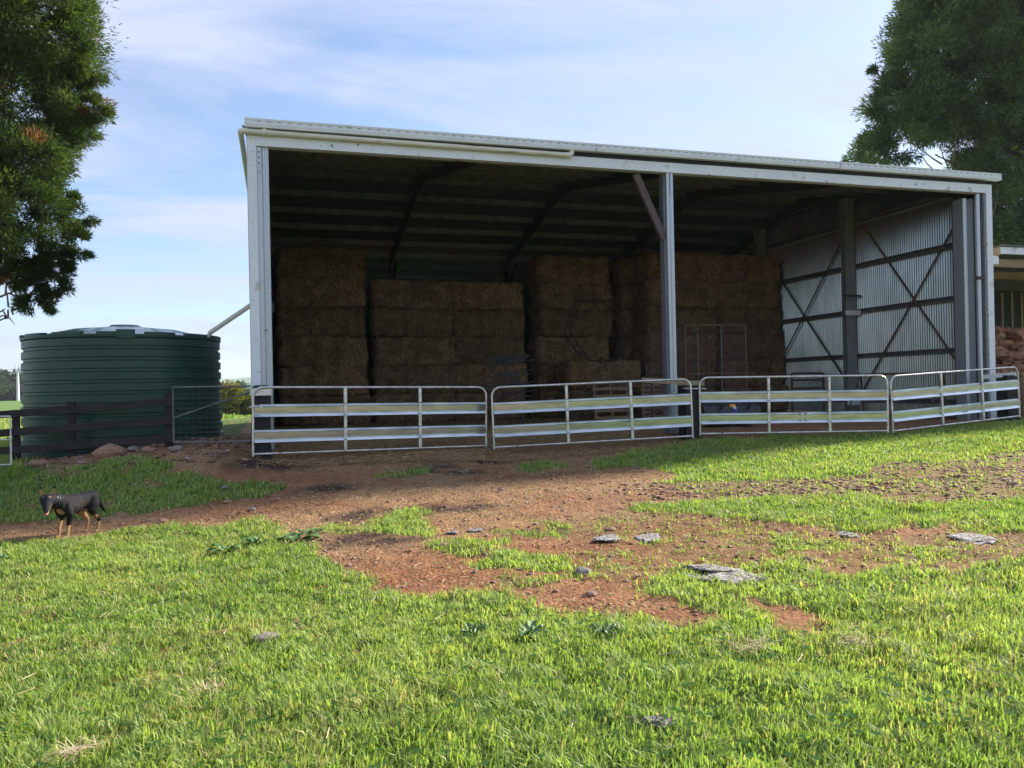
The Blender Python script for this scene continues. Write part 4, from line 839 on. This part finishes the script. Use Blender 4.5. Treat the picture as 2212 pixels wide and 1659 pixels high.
def dung_mesh(seed):
    g = random.Random(seed); bm = bmesh.new(); rings = []; K = 22
    ph = [g.uniform(0, 6.28) for _ in range(5)]
    for j, (r_, z) in enumerate(((1.0, 0), (.97, .35), (.88, .75), (.7, .9), (.5, .7), (.3, .85), (.1, .65))):
        rings.append([bm.verts.new(((math.cos(6.283*k/K)+g.uniform(-.15, .15))*r_*(1+.24*math.sin(2*6.283*k/K+ph[0])+.13*math.sin(7*6.283*k/K+ph[4])+.10*math.sin(5*6.283*k/K+ph[1])), .72*(math.sin(6.283*k/K)+g.uniform(-.18, .18))*r_*(1+.14*math.sin(3*6.283*k/K+ph[2])), z*(1+.25*math.sin(4*6.283*k/K+ph[3]+j)+g.uniform(-.4, .4)*(j > 0)))) for k in range(K)])
    for a, b_ in zip(rings, rings[1:]):
        for k in range(K): bm.faces.new([a[k], a[(k+1) % K], b_[(k+1) % K], b_[k]])
    bm.faces.new(rings[-1]); me = bpy.data.meshes.new('dung_pat'); bm.to_mesh(me); bm.free(); me.materials.append(M_dung); me.polygons.foreach_set('use_smooth', [True]*len(me.polygons)); return me
for i, (x, y, s_, lab) in enumerate(((2.50, -6.28, .10, 'small whitish dried dung between the grass clumps, left of the others'), (2.25, -6.3, .07, 'grey crumb of dried dung left of the small whitish one'), (3.58, -7.34, .17, 'grey cracked dried dung pat on the red soil, left of a pair'), (3.97, -7.48, .17, 'pale dried dung pat on the red soil, right of a pair'), (5.74, -8.15, .12, 'small curled dark dung pat in the middle of the right side'), (6.55, -8.82, .24, 'large whitish dried dung pat on red soil near the right edge'), (3.92, -9.12, .25, 'broad white cracked dung pat in the grass, nearest the camera'), (3.62, -9.02, .10, 'small grey dung chunk left of the broad white pat'), (3.82, -8.85, .16, 'crumbled grey dung behind the broad white pat'), (6.05, -2.9, .07, 'whitish dung crumb in the shaded grass below the gates'), (2.15, -11.25, .075, 'low grey crumbled dung patch in the near foreground grass'), (.62, -8.95, .05, 'small grey dung patch behind the pale brown stone'), (3.35, -2.0, .08, 'pale crumb of dung on bare ground below the first gate'))):
    o = bpy.data.objects.new('dung_pat', dung_mesh(i)); COL.objects.link(o); o.location = (x, y, G(x, y)+.008); o.scale = (s_, s_*1.0, .017 if s_ > .09 else .015); o.rotation_euler = (0, 0, .3*i); tag(o, lab, 'dung', 'dried cow dung pats')
g = np.random.default_rng(9)
def scatter_rocks(name, xs, ys, smin, smax, mat_, flat=.55, pw=2.5):
    n = len(xs); B = np.array([(1, 0, 0), (-.5, .87, 0), (-.5, -.87, 0), (.1, .1, 1), (-.8, .2, .5), (.6, .6, .55), (.5, -.6, .5), (0, 0, -.7)]); T = np.array([(0, 5, 3), (5, 1, 3), (1, 4, 3), (4, 2, 3), (2, 6, 3), (6, 0, 3), (0, 1, 5), (1, 2, 4), (2, 0, 6), (0, 7, 1), (1, 7, 2), (2, 7, 0)])
    s = smin+(smax-smin)*g.random(n)**pw; a = g.random(n)*6.283; z = gh(xs, ys)
    J = B[None]*(1+.35*(g.random((n, 8, 3))-.5)); ca, sa = np.cos(a)[:, None], np.sin(a)[:, None]
    X = (J[..., 0]*ca-J[..., 1]*sa)*s[:, None]*1.25+xs[:, None]; Y = (J[..., 0]*sa+J[..., 1]*ca)*s[:, None]+ys[:, None]; Z = J[..., 2]*s[:, None]*flat+z[:, None]+s[:, None]*.12
    V = np.stack([X, Y, Z], 2).reshape(-1, 3); F = (T[None]+(np.arange(n)*8)[:, None, None]).reshape(-1)
    base = np.array([(.30, .16, .105), (.38, .24, .17), (.22, .13, .10), (.42, .31, .24)])[g.integers(0, 4, n)]*(.45+.75*g.random(n))[:, None]
    o = np_mesh(name, V, F, np.arange(n*12)*3, mat_, np.repeat(base, 8, 0)); o['kind'] = 'stuff'; return o
M_gravel = attrmat('gravel_stones', bump=.004, bscale=70)
x = g.uniform(4, 15, 34000); y = g.uniform(-7.8, -3.8, 34000); X_, Y_ = warp(x, y); k = inpoly(X_, Y_, GRAVEL) & (g.random(34000) < np.clip((x-4.3)/4.5,   .04, .26)*(.2+.8*(fbm(x, y, 1.5, 2, 66) > .45)))
scatter_rocks('gravel', x[k], y[k], .009, .040, M_gravel, .34, pw=1.7)
x = g.uniform(-6, 12, 14000); y = g.uniform(-10, -.2, 14000); k = (grass_mask(x, y) < .4); scatter_rocks('pebbles', x[k], y[k], .006, .028, M_gravel, pw=4)
x = g.uniform(-3.6, .2, 900); y = g.uniform(-1.2, 1.6, 900); k = (grass_mask(x, y) < .4) & (np.hypot(x+2.45, y-2.38) > 1.95); scatter_rocks('rubble', x[k], y[k], .015, .07, M_gravel, pw=3)
# straw litter and loose hay stalks
def litter(name, xs, ys, ln, wd, cols, lift=.012, tilt=.25):
    n = len(xs); a = g.random(n)*6.283; L = ln*(.4+1.0*g.random(n)); z = gh(xs, ys)+lift*g.random(n); dz = (g.random(n)-.3)*tilt*L
    dx, dy = np.cos(a)*L/2, np.sin(a)*L/2; px, py = -np.sin(a)*wd, np.cos(a)*wd
    V = np.stack([np.stack([xs-dx-px, ys-dy-py, z], 1), np.stack([xs+dx-px, ys+dy-py, z+dz], 1), np.stack([xs+dx+px, ys+dy+py, z+dz+.002], 1), np.stack([xs-dx+px, ys-dy+py, z+.002], 1)], 1).reshape(-1, 3)
    c = np.array(cols)[g.integers(0, len(cols), n)]*(.7+.5*g.random(n))[:, None]
    o = np_mesh(name, V, np.arange(4*n), np.arange(n)*4, M_far, np.repeat(c, 4, 0)); o['kind'] = 'stuff'; return o
N_ = 46000; x = g.uniform(-5, 12.5, N_); y = g.uniform(-10, .5, N_); k = (grass_mask(x, y) < .6) & (g.random(N_) < .25+.75*(fbm(x, y, 1.3, 2, 77) > .45))
litter('straw_litter', x[k], y[k], .055, .0028, [(.50, .36, .20), (.42, .27, .15), (.30, .17, .10), (.20, .11, .07)], .02)
N_ = 40000; x = g.uniform(.1, 10.5, N_)**1.0; y = -1.2+g.random(N_)**1.3*9.5; k = g.random(N_) < np.clip((10.5-x)/5, .05, 1)
litter('loose_hay', x[k], y[k], .11, .004, [(.52, .38, .19), (.44, .30, .14), (.34, .22, .10)], .04, .5)
x = g.uniform(-4, 7, 1500); y = g.uniform(-12, -4, 1500); k = grass_mask(x, y) > .7
litter('dry_stalks', x[k][:500], y[k][:500], .085, .0016, [(.62, .52, .33), (.5, .38, .22)], .06, .35)

# ------------------------------------------------------------------ grass blades
def grass(name, n, x0, x1, y0, y1, hgt, wid, seed, dens=None, near=None, spread=.35):
    g = np.random.default_rng(seed); x = g.uniform(x0, x1, n); y = g.uniform(y0, y1, n)
    rx = (x-CAM.x)*rt.x+(y-CAM.y)*rt.y; fz_ = (x-CAM.x)*fw.x+(y-CAM.y)*fw.y
    k = (fz_ > 1.2) & (np.abs(rx) < fz_*.70+1.6)
    if near: k &= (fz_ >= near[0]) & (fz_ < near[1])
    x, y = x[k], y[k]
    m = grass_mask(x+g.normal(size=len(x))*.05, y+g.normal(size=len(x))*.05); cl = fbm(x, y, 2.6, 3, 51); tuft = fbm(x, y, 9, 2, 53)
    p = np.where(m > .75, .35+.9*tuft, np.where(m > .1, (tuft > .62-.35*m)*1.2*m+.02*m, 0.006))
    p = np.where((x > -.1) & (x < 17) & (y > -.25), 0, p); p = np.where((np.hypot(x+2.45, y-2.38) < 2.0), 0, p)
    k = g.random(len(x)) < p; x, y, m, cl, tuft = x[k], y[k], m[k], cl[k], tuft[k]; n = len(x)
    z = gh(x, y, m)-.006
    h = hgt*(.45+.75*g.random(n))*(.55+.9*cl)*np.where(m > .75, 1, .72)*(1+.0*x); h *= np.where(g.random(n) < .03, 1.55, 1)
    a = g.random(n)*6.283+0*x; a = np.where(g.random(n) < .45, fbm(x, y, 4, 2, 99)*14, a); ln_ = spread*(.15+g.random(n)*2.1)+.3*(cl-.5); dx, dy = np.cos(a), np.sin(a)
    wx, wy = -dy, dx; tw = g.random(n)*1.2-.6; wx, wy = wx*np.cos(tw)-wy*np.sin(tw), wx*np.sin(tw)+wy*np.cos(tw)
    w_ = wid*(.6+.8*g.random(n)); b = np.stack([x, y, z], 1); W_ = np.stack([wx*w_, wy*w_, 0*w_], 1)
    m1 = b+np.stack([dx*ln_*h*.35, dy*ln_*h*.35, h*.55], 1); t = b+np.stack([dx*ln_*h*1.25, dy*ln_*h*1.25, h*(1-.25*ln_)], 1)
    V = np.stack([b-W_*.8, b+W_*.8, m1+W_, t, m1-W_], 1).reshape(-1, 3)
    hue = np.clip(.5+(fbm(x, y, .9, 3, 61)-.5)*.8+g.normal(size=n)*.24, 0, 1)[:, None]
    c = np.array([.16, .26, .062])*(1-hue)+np.array([.36, .43, .135])*hue
    dry = (g.random(n) < .06+.16*(fbm(x, y, 1.7, 2, 64) > .6)); c[dry] = np.array([.44, .37, .19])*(.7+.5*g.random(dry.sum()))[:, None]
    c = c*(.8+.4*g.random(n))[:, None]
    F = (np.array([0, 1, 2, 4, 4, 2, 3])[None]+(np.arange(n)*5)[:, None]).ravel(); st = (np.array([0, 4])[None]+(np.arange(n)*7)[:, None]).ravel()
    o = np_mesh(name, V, F, st, M_leaf, np.repeat(c, 5, 0)); o['kind'] = 'stuff'; print(name, n); return o
grass('grass', 400000, -5, 7, -12.9, -7.6,   .062, .0036, 1, near=(1.2, 5.2))
grass('grass', 450000, -7, 10, -11, -3.9, .060, .0048, 2, near=(5.2, 9.5))
grass('grass', 380000, -8, 19, -10, -.2, .072, .0076, 3, near=(9.5, 22))
grass('grass', 60000, -9, -3.4, -1, 9, .16, .009, 4)
grass('grass', 90000, -34, -2, 9, 62, .22, .035, 5)
# broad leaved weeds and clover
M_weed = leafmat('weed_leaves', trans=.3)
def weed(x, y, s_, lab, n=13, seed=0):
    g = random.Random(seed); mb = MB()
    for i in range(n):
        a = g.uniform(0, 6.28); L = s_*g.uniform(.6, 1.1); wd_ = L*.28; d = Vector((math.cos(a), math.sin(a), 0)); s2 = Vector((-d.y, d.x, 0)); o_ = d*g.uniform(0, s_*.5); hh = g.uniform(.02, .09)
        pts = [(0, 0, .0), (.3, .8, .5), (.65, 1, .75), (1, 0, .55)]; b = len(mb.v)
        mb.v.append(o_+Vector((0, 0, 0)))
        for t, w_, z in pts[1:3]:
            mb.v += [o_+d*L*t+s2*wd_*w_+Vector((0, 0, hh*z+.01)), o_+d*L*t+Vector((0, 0, hh*z-.004)), o_+d*L*t-s2*wd_*w_+Vector((0, 0, hh*z+.01))]
        mb.v.append(o_+d*L+Vector((0, 0, hh*.5)))
        mb.f += [(b, b+1, b+2), (b, b+2, b+3), (b+1, b+4, b+5, b+2), (b+2, b+5, b+6, b+3), (b+4, b+7, b+5), (b+5, b+7, b+6)]
    o = mb.build('weed', M_weed2, None); o.location = (x, y, G(x, y)+.02); return tag(o, lab, 'weed', 'broad leaved weeds')
M_weed2 = mat('dock_leaf', (.05, .13, .03), (.13, .24, .06), rough=.5, scale=9, spots=[((.25, .10, .05), 14, .66, .05)])
for i, (x, y, s_, lab) in enumerate(((.66, -5.75, .20, 'broad leaved dock weed at the edge of soil and grass left of centre'), (.78, -5.6, .14, 'smaller dock weed just behind the first at the soil edge'), (-.05, -5.95, .14, 'broad leaved weed in the lit grass behind the dock'), (.25, -5.72, .13, 'grey green weed rosette between the dock weeds'), (1.68, -9.62, .08, 'small silvery thistle leaves in the foreground grass, centre'), (2.0, -9.85, .11, 'dark green weed rosette in the foreground grass, centre'), (2.42, -9.98, .09, 'silvery thistle rosette right of the dark weed'), (-2.3, -5.2, .11, 'grey leaved weed in the grass below the dog'))): weed(x, y, s_, lab, seed=i)
def clover(n=900):
    g = np.random.default_rng(77); x = g.uniform(-2, 4, n); y = g.uniform(-12, -9, n); k = (grass_mask(x, y) > .7) & (fbm(x, y, 3, 2, 90) > .5); x, y = x[k], y[k]; V = []; c = []
    z = gh(x, y)+.05
    for i in range(len(x)):
        for j in range(3):
            a = j*2.09+i; r_ = .009; cx_, cy_ = x[i]+math.cos(a)*r_, y[i]+math.sin(a)*r_
            for q in range(5): V.append((cx_+math.cos(q*1.257)*r_, cy_+math.sin(q*1.257)*r_, z[i]+.003*math.cos(q)))
    m_ = len(V)//5; o = np_mesh('clover', np.array(V), np.arange(5*m_), np.arange(m_)*5, M_leaf, np.tile([.09, .2, .05], (5*m_, 1))); o['kind'] = 'stuff'
clover()

# ------------------------------------------------------------------ air
def haze():
    mb = MB().box(-5900, 5900, -3600, 3600, -6, 62); o = mb.build('haze', None, None); o['kind'] = 'stuff'
    m = bpy.data.materials.new('air'); m.use_nodes = True; nt = m.node_tree; nt.nodes.clear(); ou = nt.nodes.new('ShaderNodeOutputMaterial'); v = nt.nodes.new('ShaderNodeVolumePrincipled')
    v.inputs['Density'].default_value = .00019; v.inputs['Color'].default_value = (.80, .88, 1.0, 1); v.inputs['Anisotropy'].default_value = .2; m.cycles.homogeneous_volume = True; nt.links.new(v.outputs[0], ou.inputs['Volume']); o.data.materials.append(m)
haze()

# little heaps of dead grass lying on the turf
g = np.random.default_rng(21)
for i, (x0, y0, n, s_, lab) in enumerate(((-.35, -10.6, 60, .05, 'small heap of dead grass left of the foreground centre'), (3.05, -10.55, 110, .08, 'straw coloured heap of dead grass in the right foreground'), (3.6, -10.75, 60, .06, 'smaller dead grass heap right of the straw coloured one'), (.15, -10.0, 45, .045, 'brown tuft of dead grass in the long blades'), (-.55, -11.3, 50, .05, 'dead grass wisp nearest the camera on the left'))):
    V = []
    for k in range(n+40):
        p = np.array([x0+g.normal()*s_, y0+g.normal()*s_*.8, 0]); p[2] = G(p[0], p[1])+.03+g.random()*.025; d = g.normal(size=3); d[2] *= .35; d = d/np.linalg.norm(d)*(.03+.05*g.random()); q = np.array([-d[1], d[0], .2*d[2]]); q = q/np.linalg.norm(q)*.0016
        V += [p-q, p+q, p+d+q, p+d-q]
    o = np_mesh('dead_grass_heap', np.array(V), np.arange(4*(n+40)), np.arange(n+40)*4, M_far, np.repeat(np.array([(.52, .40, .24), (.40, .27, .16), (.62, .5, .33)])[g.integers(0, 3, n+40)], 4, 0)); tag(o, lab, 'dead grass', 'dead grass heaps')

# ------------------------------------------------------------------ the dog
def make_dog():
    mb = MB()
    def loft(rings, seg=40):
        b = len(mb.v); n = len(rings)
        for (x, y, z, ry, rz_, pit) in rings:
            for k in range(seg):
                a = 2*math.pi*k/seg; u, v = math.cos(a)*ry*1.1, math.sin(a)*rz_
                mb.v.append(Vector((x-v*math.sin(pit), y+u, z+v*math.cos(pit))))
        for i in range(n-1):
            for k in range(seg): k2 = (k+1) % seg; mb.f.append((b+i*seg+k, b+i*seg+k2, b+(i+1)*seg+k2, b+(i+1)*seg+k))
        mb.f.append(tuple(b+k for k in range(seg))[::-1]); mb.f.append(tuple(b+(n-1)*seg+k for k in range(seg)))
    def T(p, r, seg=18): mb.tube(p, r, seg)
    loft([(-.325, 0, .435, .03, .045, 0), (-.30, 0, .425, .065, .078, 0), (-.24, 0, .415, .085, .10, 0), (-.15, 0, .410, .080, .100, 0), (-.06, 0, .400, .078, .103, 0), (.03, 0, .385, .088, .118, 0), (.11, 0, .375, .096, .132, 0), (.18, 0, .380, .092, .132, 0), (.24, 0, .395, .075, .108, 0), (.275, 0, .41, .045, .07, 0)])
    loft([(.15, 0, .43, .07, .085, .3), (.24, 0, .452, .066, .088, .5), (.31, 0, .475, .060, .074, .5), (.355, 0, .49, .055, .06, .4)])            # neck
    # head, turned a little towards the left side
    hd = R(44); hc = Vector((.375, 0.0, .490))
    HS = 1.24
    def Hp(x, y, z): return hc+Vector((x*math.cos(hd)-y*math.sin(hd), x*math.sin(hd)+y*math.cos(hd), z))*HS
    def hloft(rings, seg=32):
        b = len(mb.v); n = len(rings)
        for (x, y, z, ry, rz_) in rings:
            for k in range(seg):
                a = 2*math.pi*k/seg; u, v = math.cos(a)*ry, math.sin(a)*rz_
                mb.v.append(Hp(x+v*.45, y+u, z+v*.9))
        for i in range(n-1):
            for k in range(seg): k2 = (k+1) % seg; mb.f.append((b+i*seg+k, b+i*seg+k2, b+(i+1)*seg+k2, b+(i+1)*seg+k))
        mb.f.append(tuple(b+k for k in range(seg))[::-1]); mb.f.append(tuple(b+(n-1)*seg+k for k in range(seg)))
    hloft([(-.05, 0, .0, .035, .03), (-.03, 0, .006, .057, .052), (.01, 0, .004, .064, .058), (.045, 0, -.012, .056, .050), (.066, 0, -.036, .044, .040), (.09, 0, -.053, .034, .031), (.118, 0, -.072, .029, .027), (.142, 0, -.088, .026, .023), (.153, 0, -.096, .014, .014)])
    hloft([(.05, 0, -.060, .028, .014), (.09, 0, -.094, .022, .012), (.115, 0, -.118, .019, .010), (.130, 0, -.130, .011, .006)], 12)      # lower jaw, open
    T([Hp(.085, .012, -.075), Hp(.12, .0, -.1)], [.012, .008], 8)
    for s_ in (-1, 1):                                # legs
        T([(.172, s_*.05, .45), (.17, s_*.055, .41), (.165, s_*.072, .33), (.135, s_*.075, .255), (.150, s_*.070, .19), (.168, s_*.067, .125), (.170, s_*.066, .075), (.178, s_*.066, .035), (.185, s_*.066, .018)], [.02, .055, .052, .040, .029, .023, .020, .020, .021])
        T([(.172, s_*.066, .018), (.20, s_*.068, .018), (.222, s_*.070, .012)], [.019, .021, .013])
        dx = .035*(s_ < 0)
        T([(-.225+dx*.3, s_*.035, .475), (-.218+dx*.3, s_*.042, .43), (-.20+dx*.5, s_*.068, .35), (-.165+dx, s_*.078, .285), (-.215+dx, s_*.074, .225), (-.275+dx, s_*.070, .16), (-.282+dx, s_*.069, .14), (-.268+dx, s_*.068, .08), (-.258+dx, s_*.068, .03)], [.02, .070, .078, .058, .040, .026, .022, .019, .019])
        T([(-.262+dx, s_*.068, .020), (-.235+dx, s_*.070, .018), (-.212+dx, s_*.071, .012)], [.018, .020, .013])
    T([(-.30, 0, .455), (-.345, .0, .40), (-.372, .01, .32), (-.405, .02, .25), (-.44, .03, .205)], [.032, .026, .024, .018, .006])
    o = mb.build('dog_rough', None, None)
    md = o.modifiers.new('r', 'REMESH'); md.mode = 'VOXEL'; md.voxel_size = .0052
    sm = o.modifiers.new('s', 'SMOOTH'); sm.factor = .6; sm.iterations = 7
    bpy.context.view_layer.update(); dg = bpy.context.evaluated_depsgraph_get()
    me = bpy.data.meshes.new_from_object(o.evaluated_get(dg)); bpy.data.objects.remove(o)
    nv = len(me.vertices); P = np.empty(nv*3, np.float32); me.vertices.foreach_get('co', P); P = P.reshape(-1, 3).astype(float)
    x, y, z = P.T; ay = np.abs(y)
    black = np.array([.008, .008, .010]); tan = np.array([.36, .20, .095])
    c = np.tile(black, (nv, 1)); nse = fbm(x+3, z+y*.7+3, 26, 2, 3)[:, None]
    c = c*(.6+1.1*nse); flank_sheen = np.exp(-((x-.0)/.16)**2-((z-.36)/.07)**2)[:, None]; c = c+flank_sheen*nse*np.array([.035, .029, .023]); c[z > .455] *= 1.35  # coat sheen painted on the flanks in brownish grey; upper coat lightened
    def put(m, col=tan, f=1.0): c[m] = (c[m]*(1-f)+np.array(col)*f*(.75+.5*nse[m]))
    j = .025*(nse[:, 0]-.5)
    put((x > .09) & (x < .30) & (z < .155+j+.05*(y < 0))); put((x > .09) & (x < .27) & (z < .23+j) & (y < -.0) & (ay < .085) & (x > .17))
    put((x < -.1) & (z < .135+j)); put((x < -.1) & (z < .31+j) & (ay < .071) & (x > -.26)); put((x < -.1) & (z < .25+j) & (y < 0))
    put((x < -.1) & (z < .22+j) & (x > -.235) & (y > 0), f=.8)
    put((x > .19) & (((ay-.047)/.03)**2+((z-.33)/.035)**2 < 1+1.5*j/.0125*.3) & (x < .31), f=.85)
    q = P-np.array(hc); hx_ = q[:, 0]*math.cos(hd)+q[:, 1]*math.sin(hd); hy_ = -q[:, 0]*math.sin(hd)+q[:, 1]*math.cos(hd); hz_ = q[:, 2]
    hx_, hy_, hz_ = hx_/HS, hy_/HS, hz_/HS
    head = (hx_ > .015) & (x > .36)
    put(head & (hx_ > .03) & (hz_ < -.040-.55*(hx_-.06)) & (np.abs(hy_) > .012), [.42, .25, .13])
    put(head & (hz_ < -.085-.25*(hx_-.1)) & (hx_ < .14) & (np.abs(hy_) < .02), [.42, .18, .16])
    for s_ in (-1, 1): put(head & (np.hypot(np.hypot(hx_-.056, hy_-s_*.024), hz_-.028) < .009), tan)
    put((hx_ > .147) & (hz_ > -.115), [.012, .012, .013])
    a = me.color_attributes.new('col', 'FLOAT_COLOR', 'POINT'); c4 = np.ones((nv, 4), np.float32); c4[:, :3] = c; a.data.foreach_set('color', c4.ravel())
    me.polygons.foreach_set('use_smooth', [True]*len(me.polygons)); me.name = 'body'
    m = attrmat('short_dog_fur', rough=.75, spec=.18, bump=.004, bscale=90); me.materials.append(m)
    gx_, gy_ = -1.90, -3.93; zz = min(G(-2.02, -4.11), G(-1.78, -3.76), G(-2.08, -4.05))
    e = empty('dog', (gx_, gy_, zz+.002), math.atan2(-.35, -.24), 'black and tan kelpie type dog standing on the dirt track, head lowered', 'dog')
    b = bpy.data.objects.new('body', me); COL.objects.link(b); b.parent = e
    for s_ in (-1, 1):                                # ears: cupped triangles, tan inside
        ear = MB(); base = Hp(-.02, s_*.036, .042); tip = Hp(-.028, s_*.068, .150)
        n = 7; up_ = (tip-base); wv = Vector((math.cos(hd), math.sin(hd), 0))
        side_ = (Vector((-math.sin(hd), math.cos(hd), 0))*1.0)
        L_, R_ = base-side_*.034, base+side_*.034; back = base-wv*.03-Vector((0, 0, .005))
        ear.v = [L_+wv*.012, back, R_+wv*.012, L_.lerp(tip, .5)-side_*.006+wv*.008, back.lerp(tip, .5)-wv*.008, R_.lerp(tip, .5)+side_*.006+wv*.008, tip, base+wv*.002]
        ear.f = [(0, 1, 4, 3), (1, 2, 5, 4), (3, 4, 6), (4, 5, 6)]
        o_ = ear.build('ear', mat('black_fur', (.02, .02, .024), rough=.5), e); sd_ = o_.modifiers.new('t', 'SOLIDIFY'); sd_.thickness = .004; sb_ = o_.modifiers.new('s', 'SUBSURF'); sb_.levels = 1; sb_.render_levels = 2
        inn = MB(); f_ = wv*.003; inn.v = [L_.lerp(base, .2)+wv*.008, R_.lerp(base, .2)+wv*.008, R_.lerp(tip, .55)+wv*.005, L_.lerp(tip, .55)+wv*.005, base-wv*.012, base.lerp(tip, .5)-wv*.003]
        inn.f = [(0, 4, 5, 3), (4, 1, 2, 5)]
        i_ = inn.build('ear_lining', mat('tan_fur', (.42, .22, .10), rough=.8), o_)
        MB().tube([Hp(.048, s_*.033, .004), Hp(.056, s_*.036, .003)], [.009, .005], 8).build('eye', mat('dark_eye', (.006, .005, .004), rough=.1), e, True)
    MB().tube([Hp(.148, 0, -.086), Hp(.161, 0, -.094)], [.016, .010], 8).build('nose', mat('wet_nose', (.01, .01, .011), rough=.2), e, True)
    ring = [Vector((.275, 0, .455))+Vector((-math.sin(a)*.035, math.cos(a)*.071, math.sin(a)*.085)) for a in [2*math.pi*k/20 for k in range(21)]]
    cl = MB().tube(ring, .004, 6, False).build('collar', M_black, e); MB().tube([(.285, .055, .505), (.291, .058, .505)], .009, 8).build('collar_tag', M_whitep, cl)
make_dog()
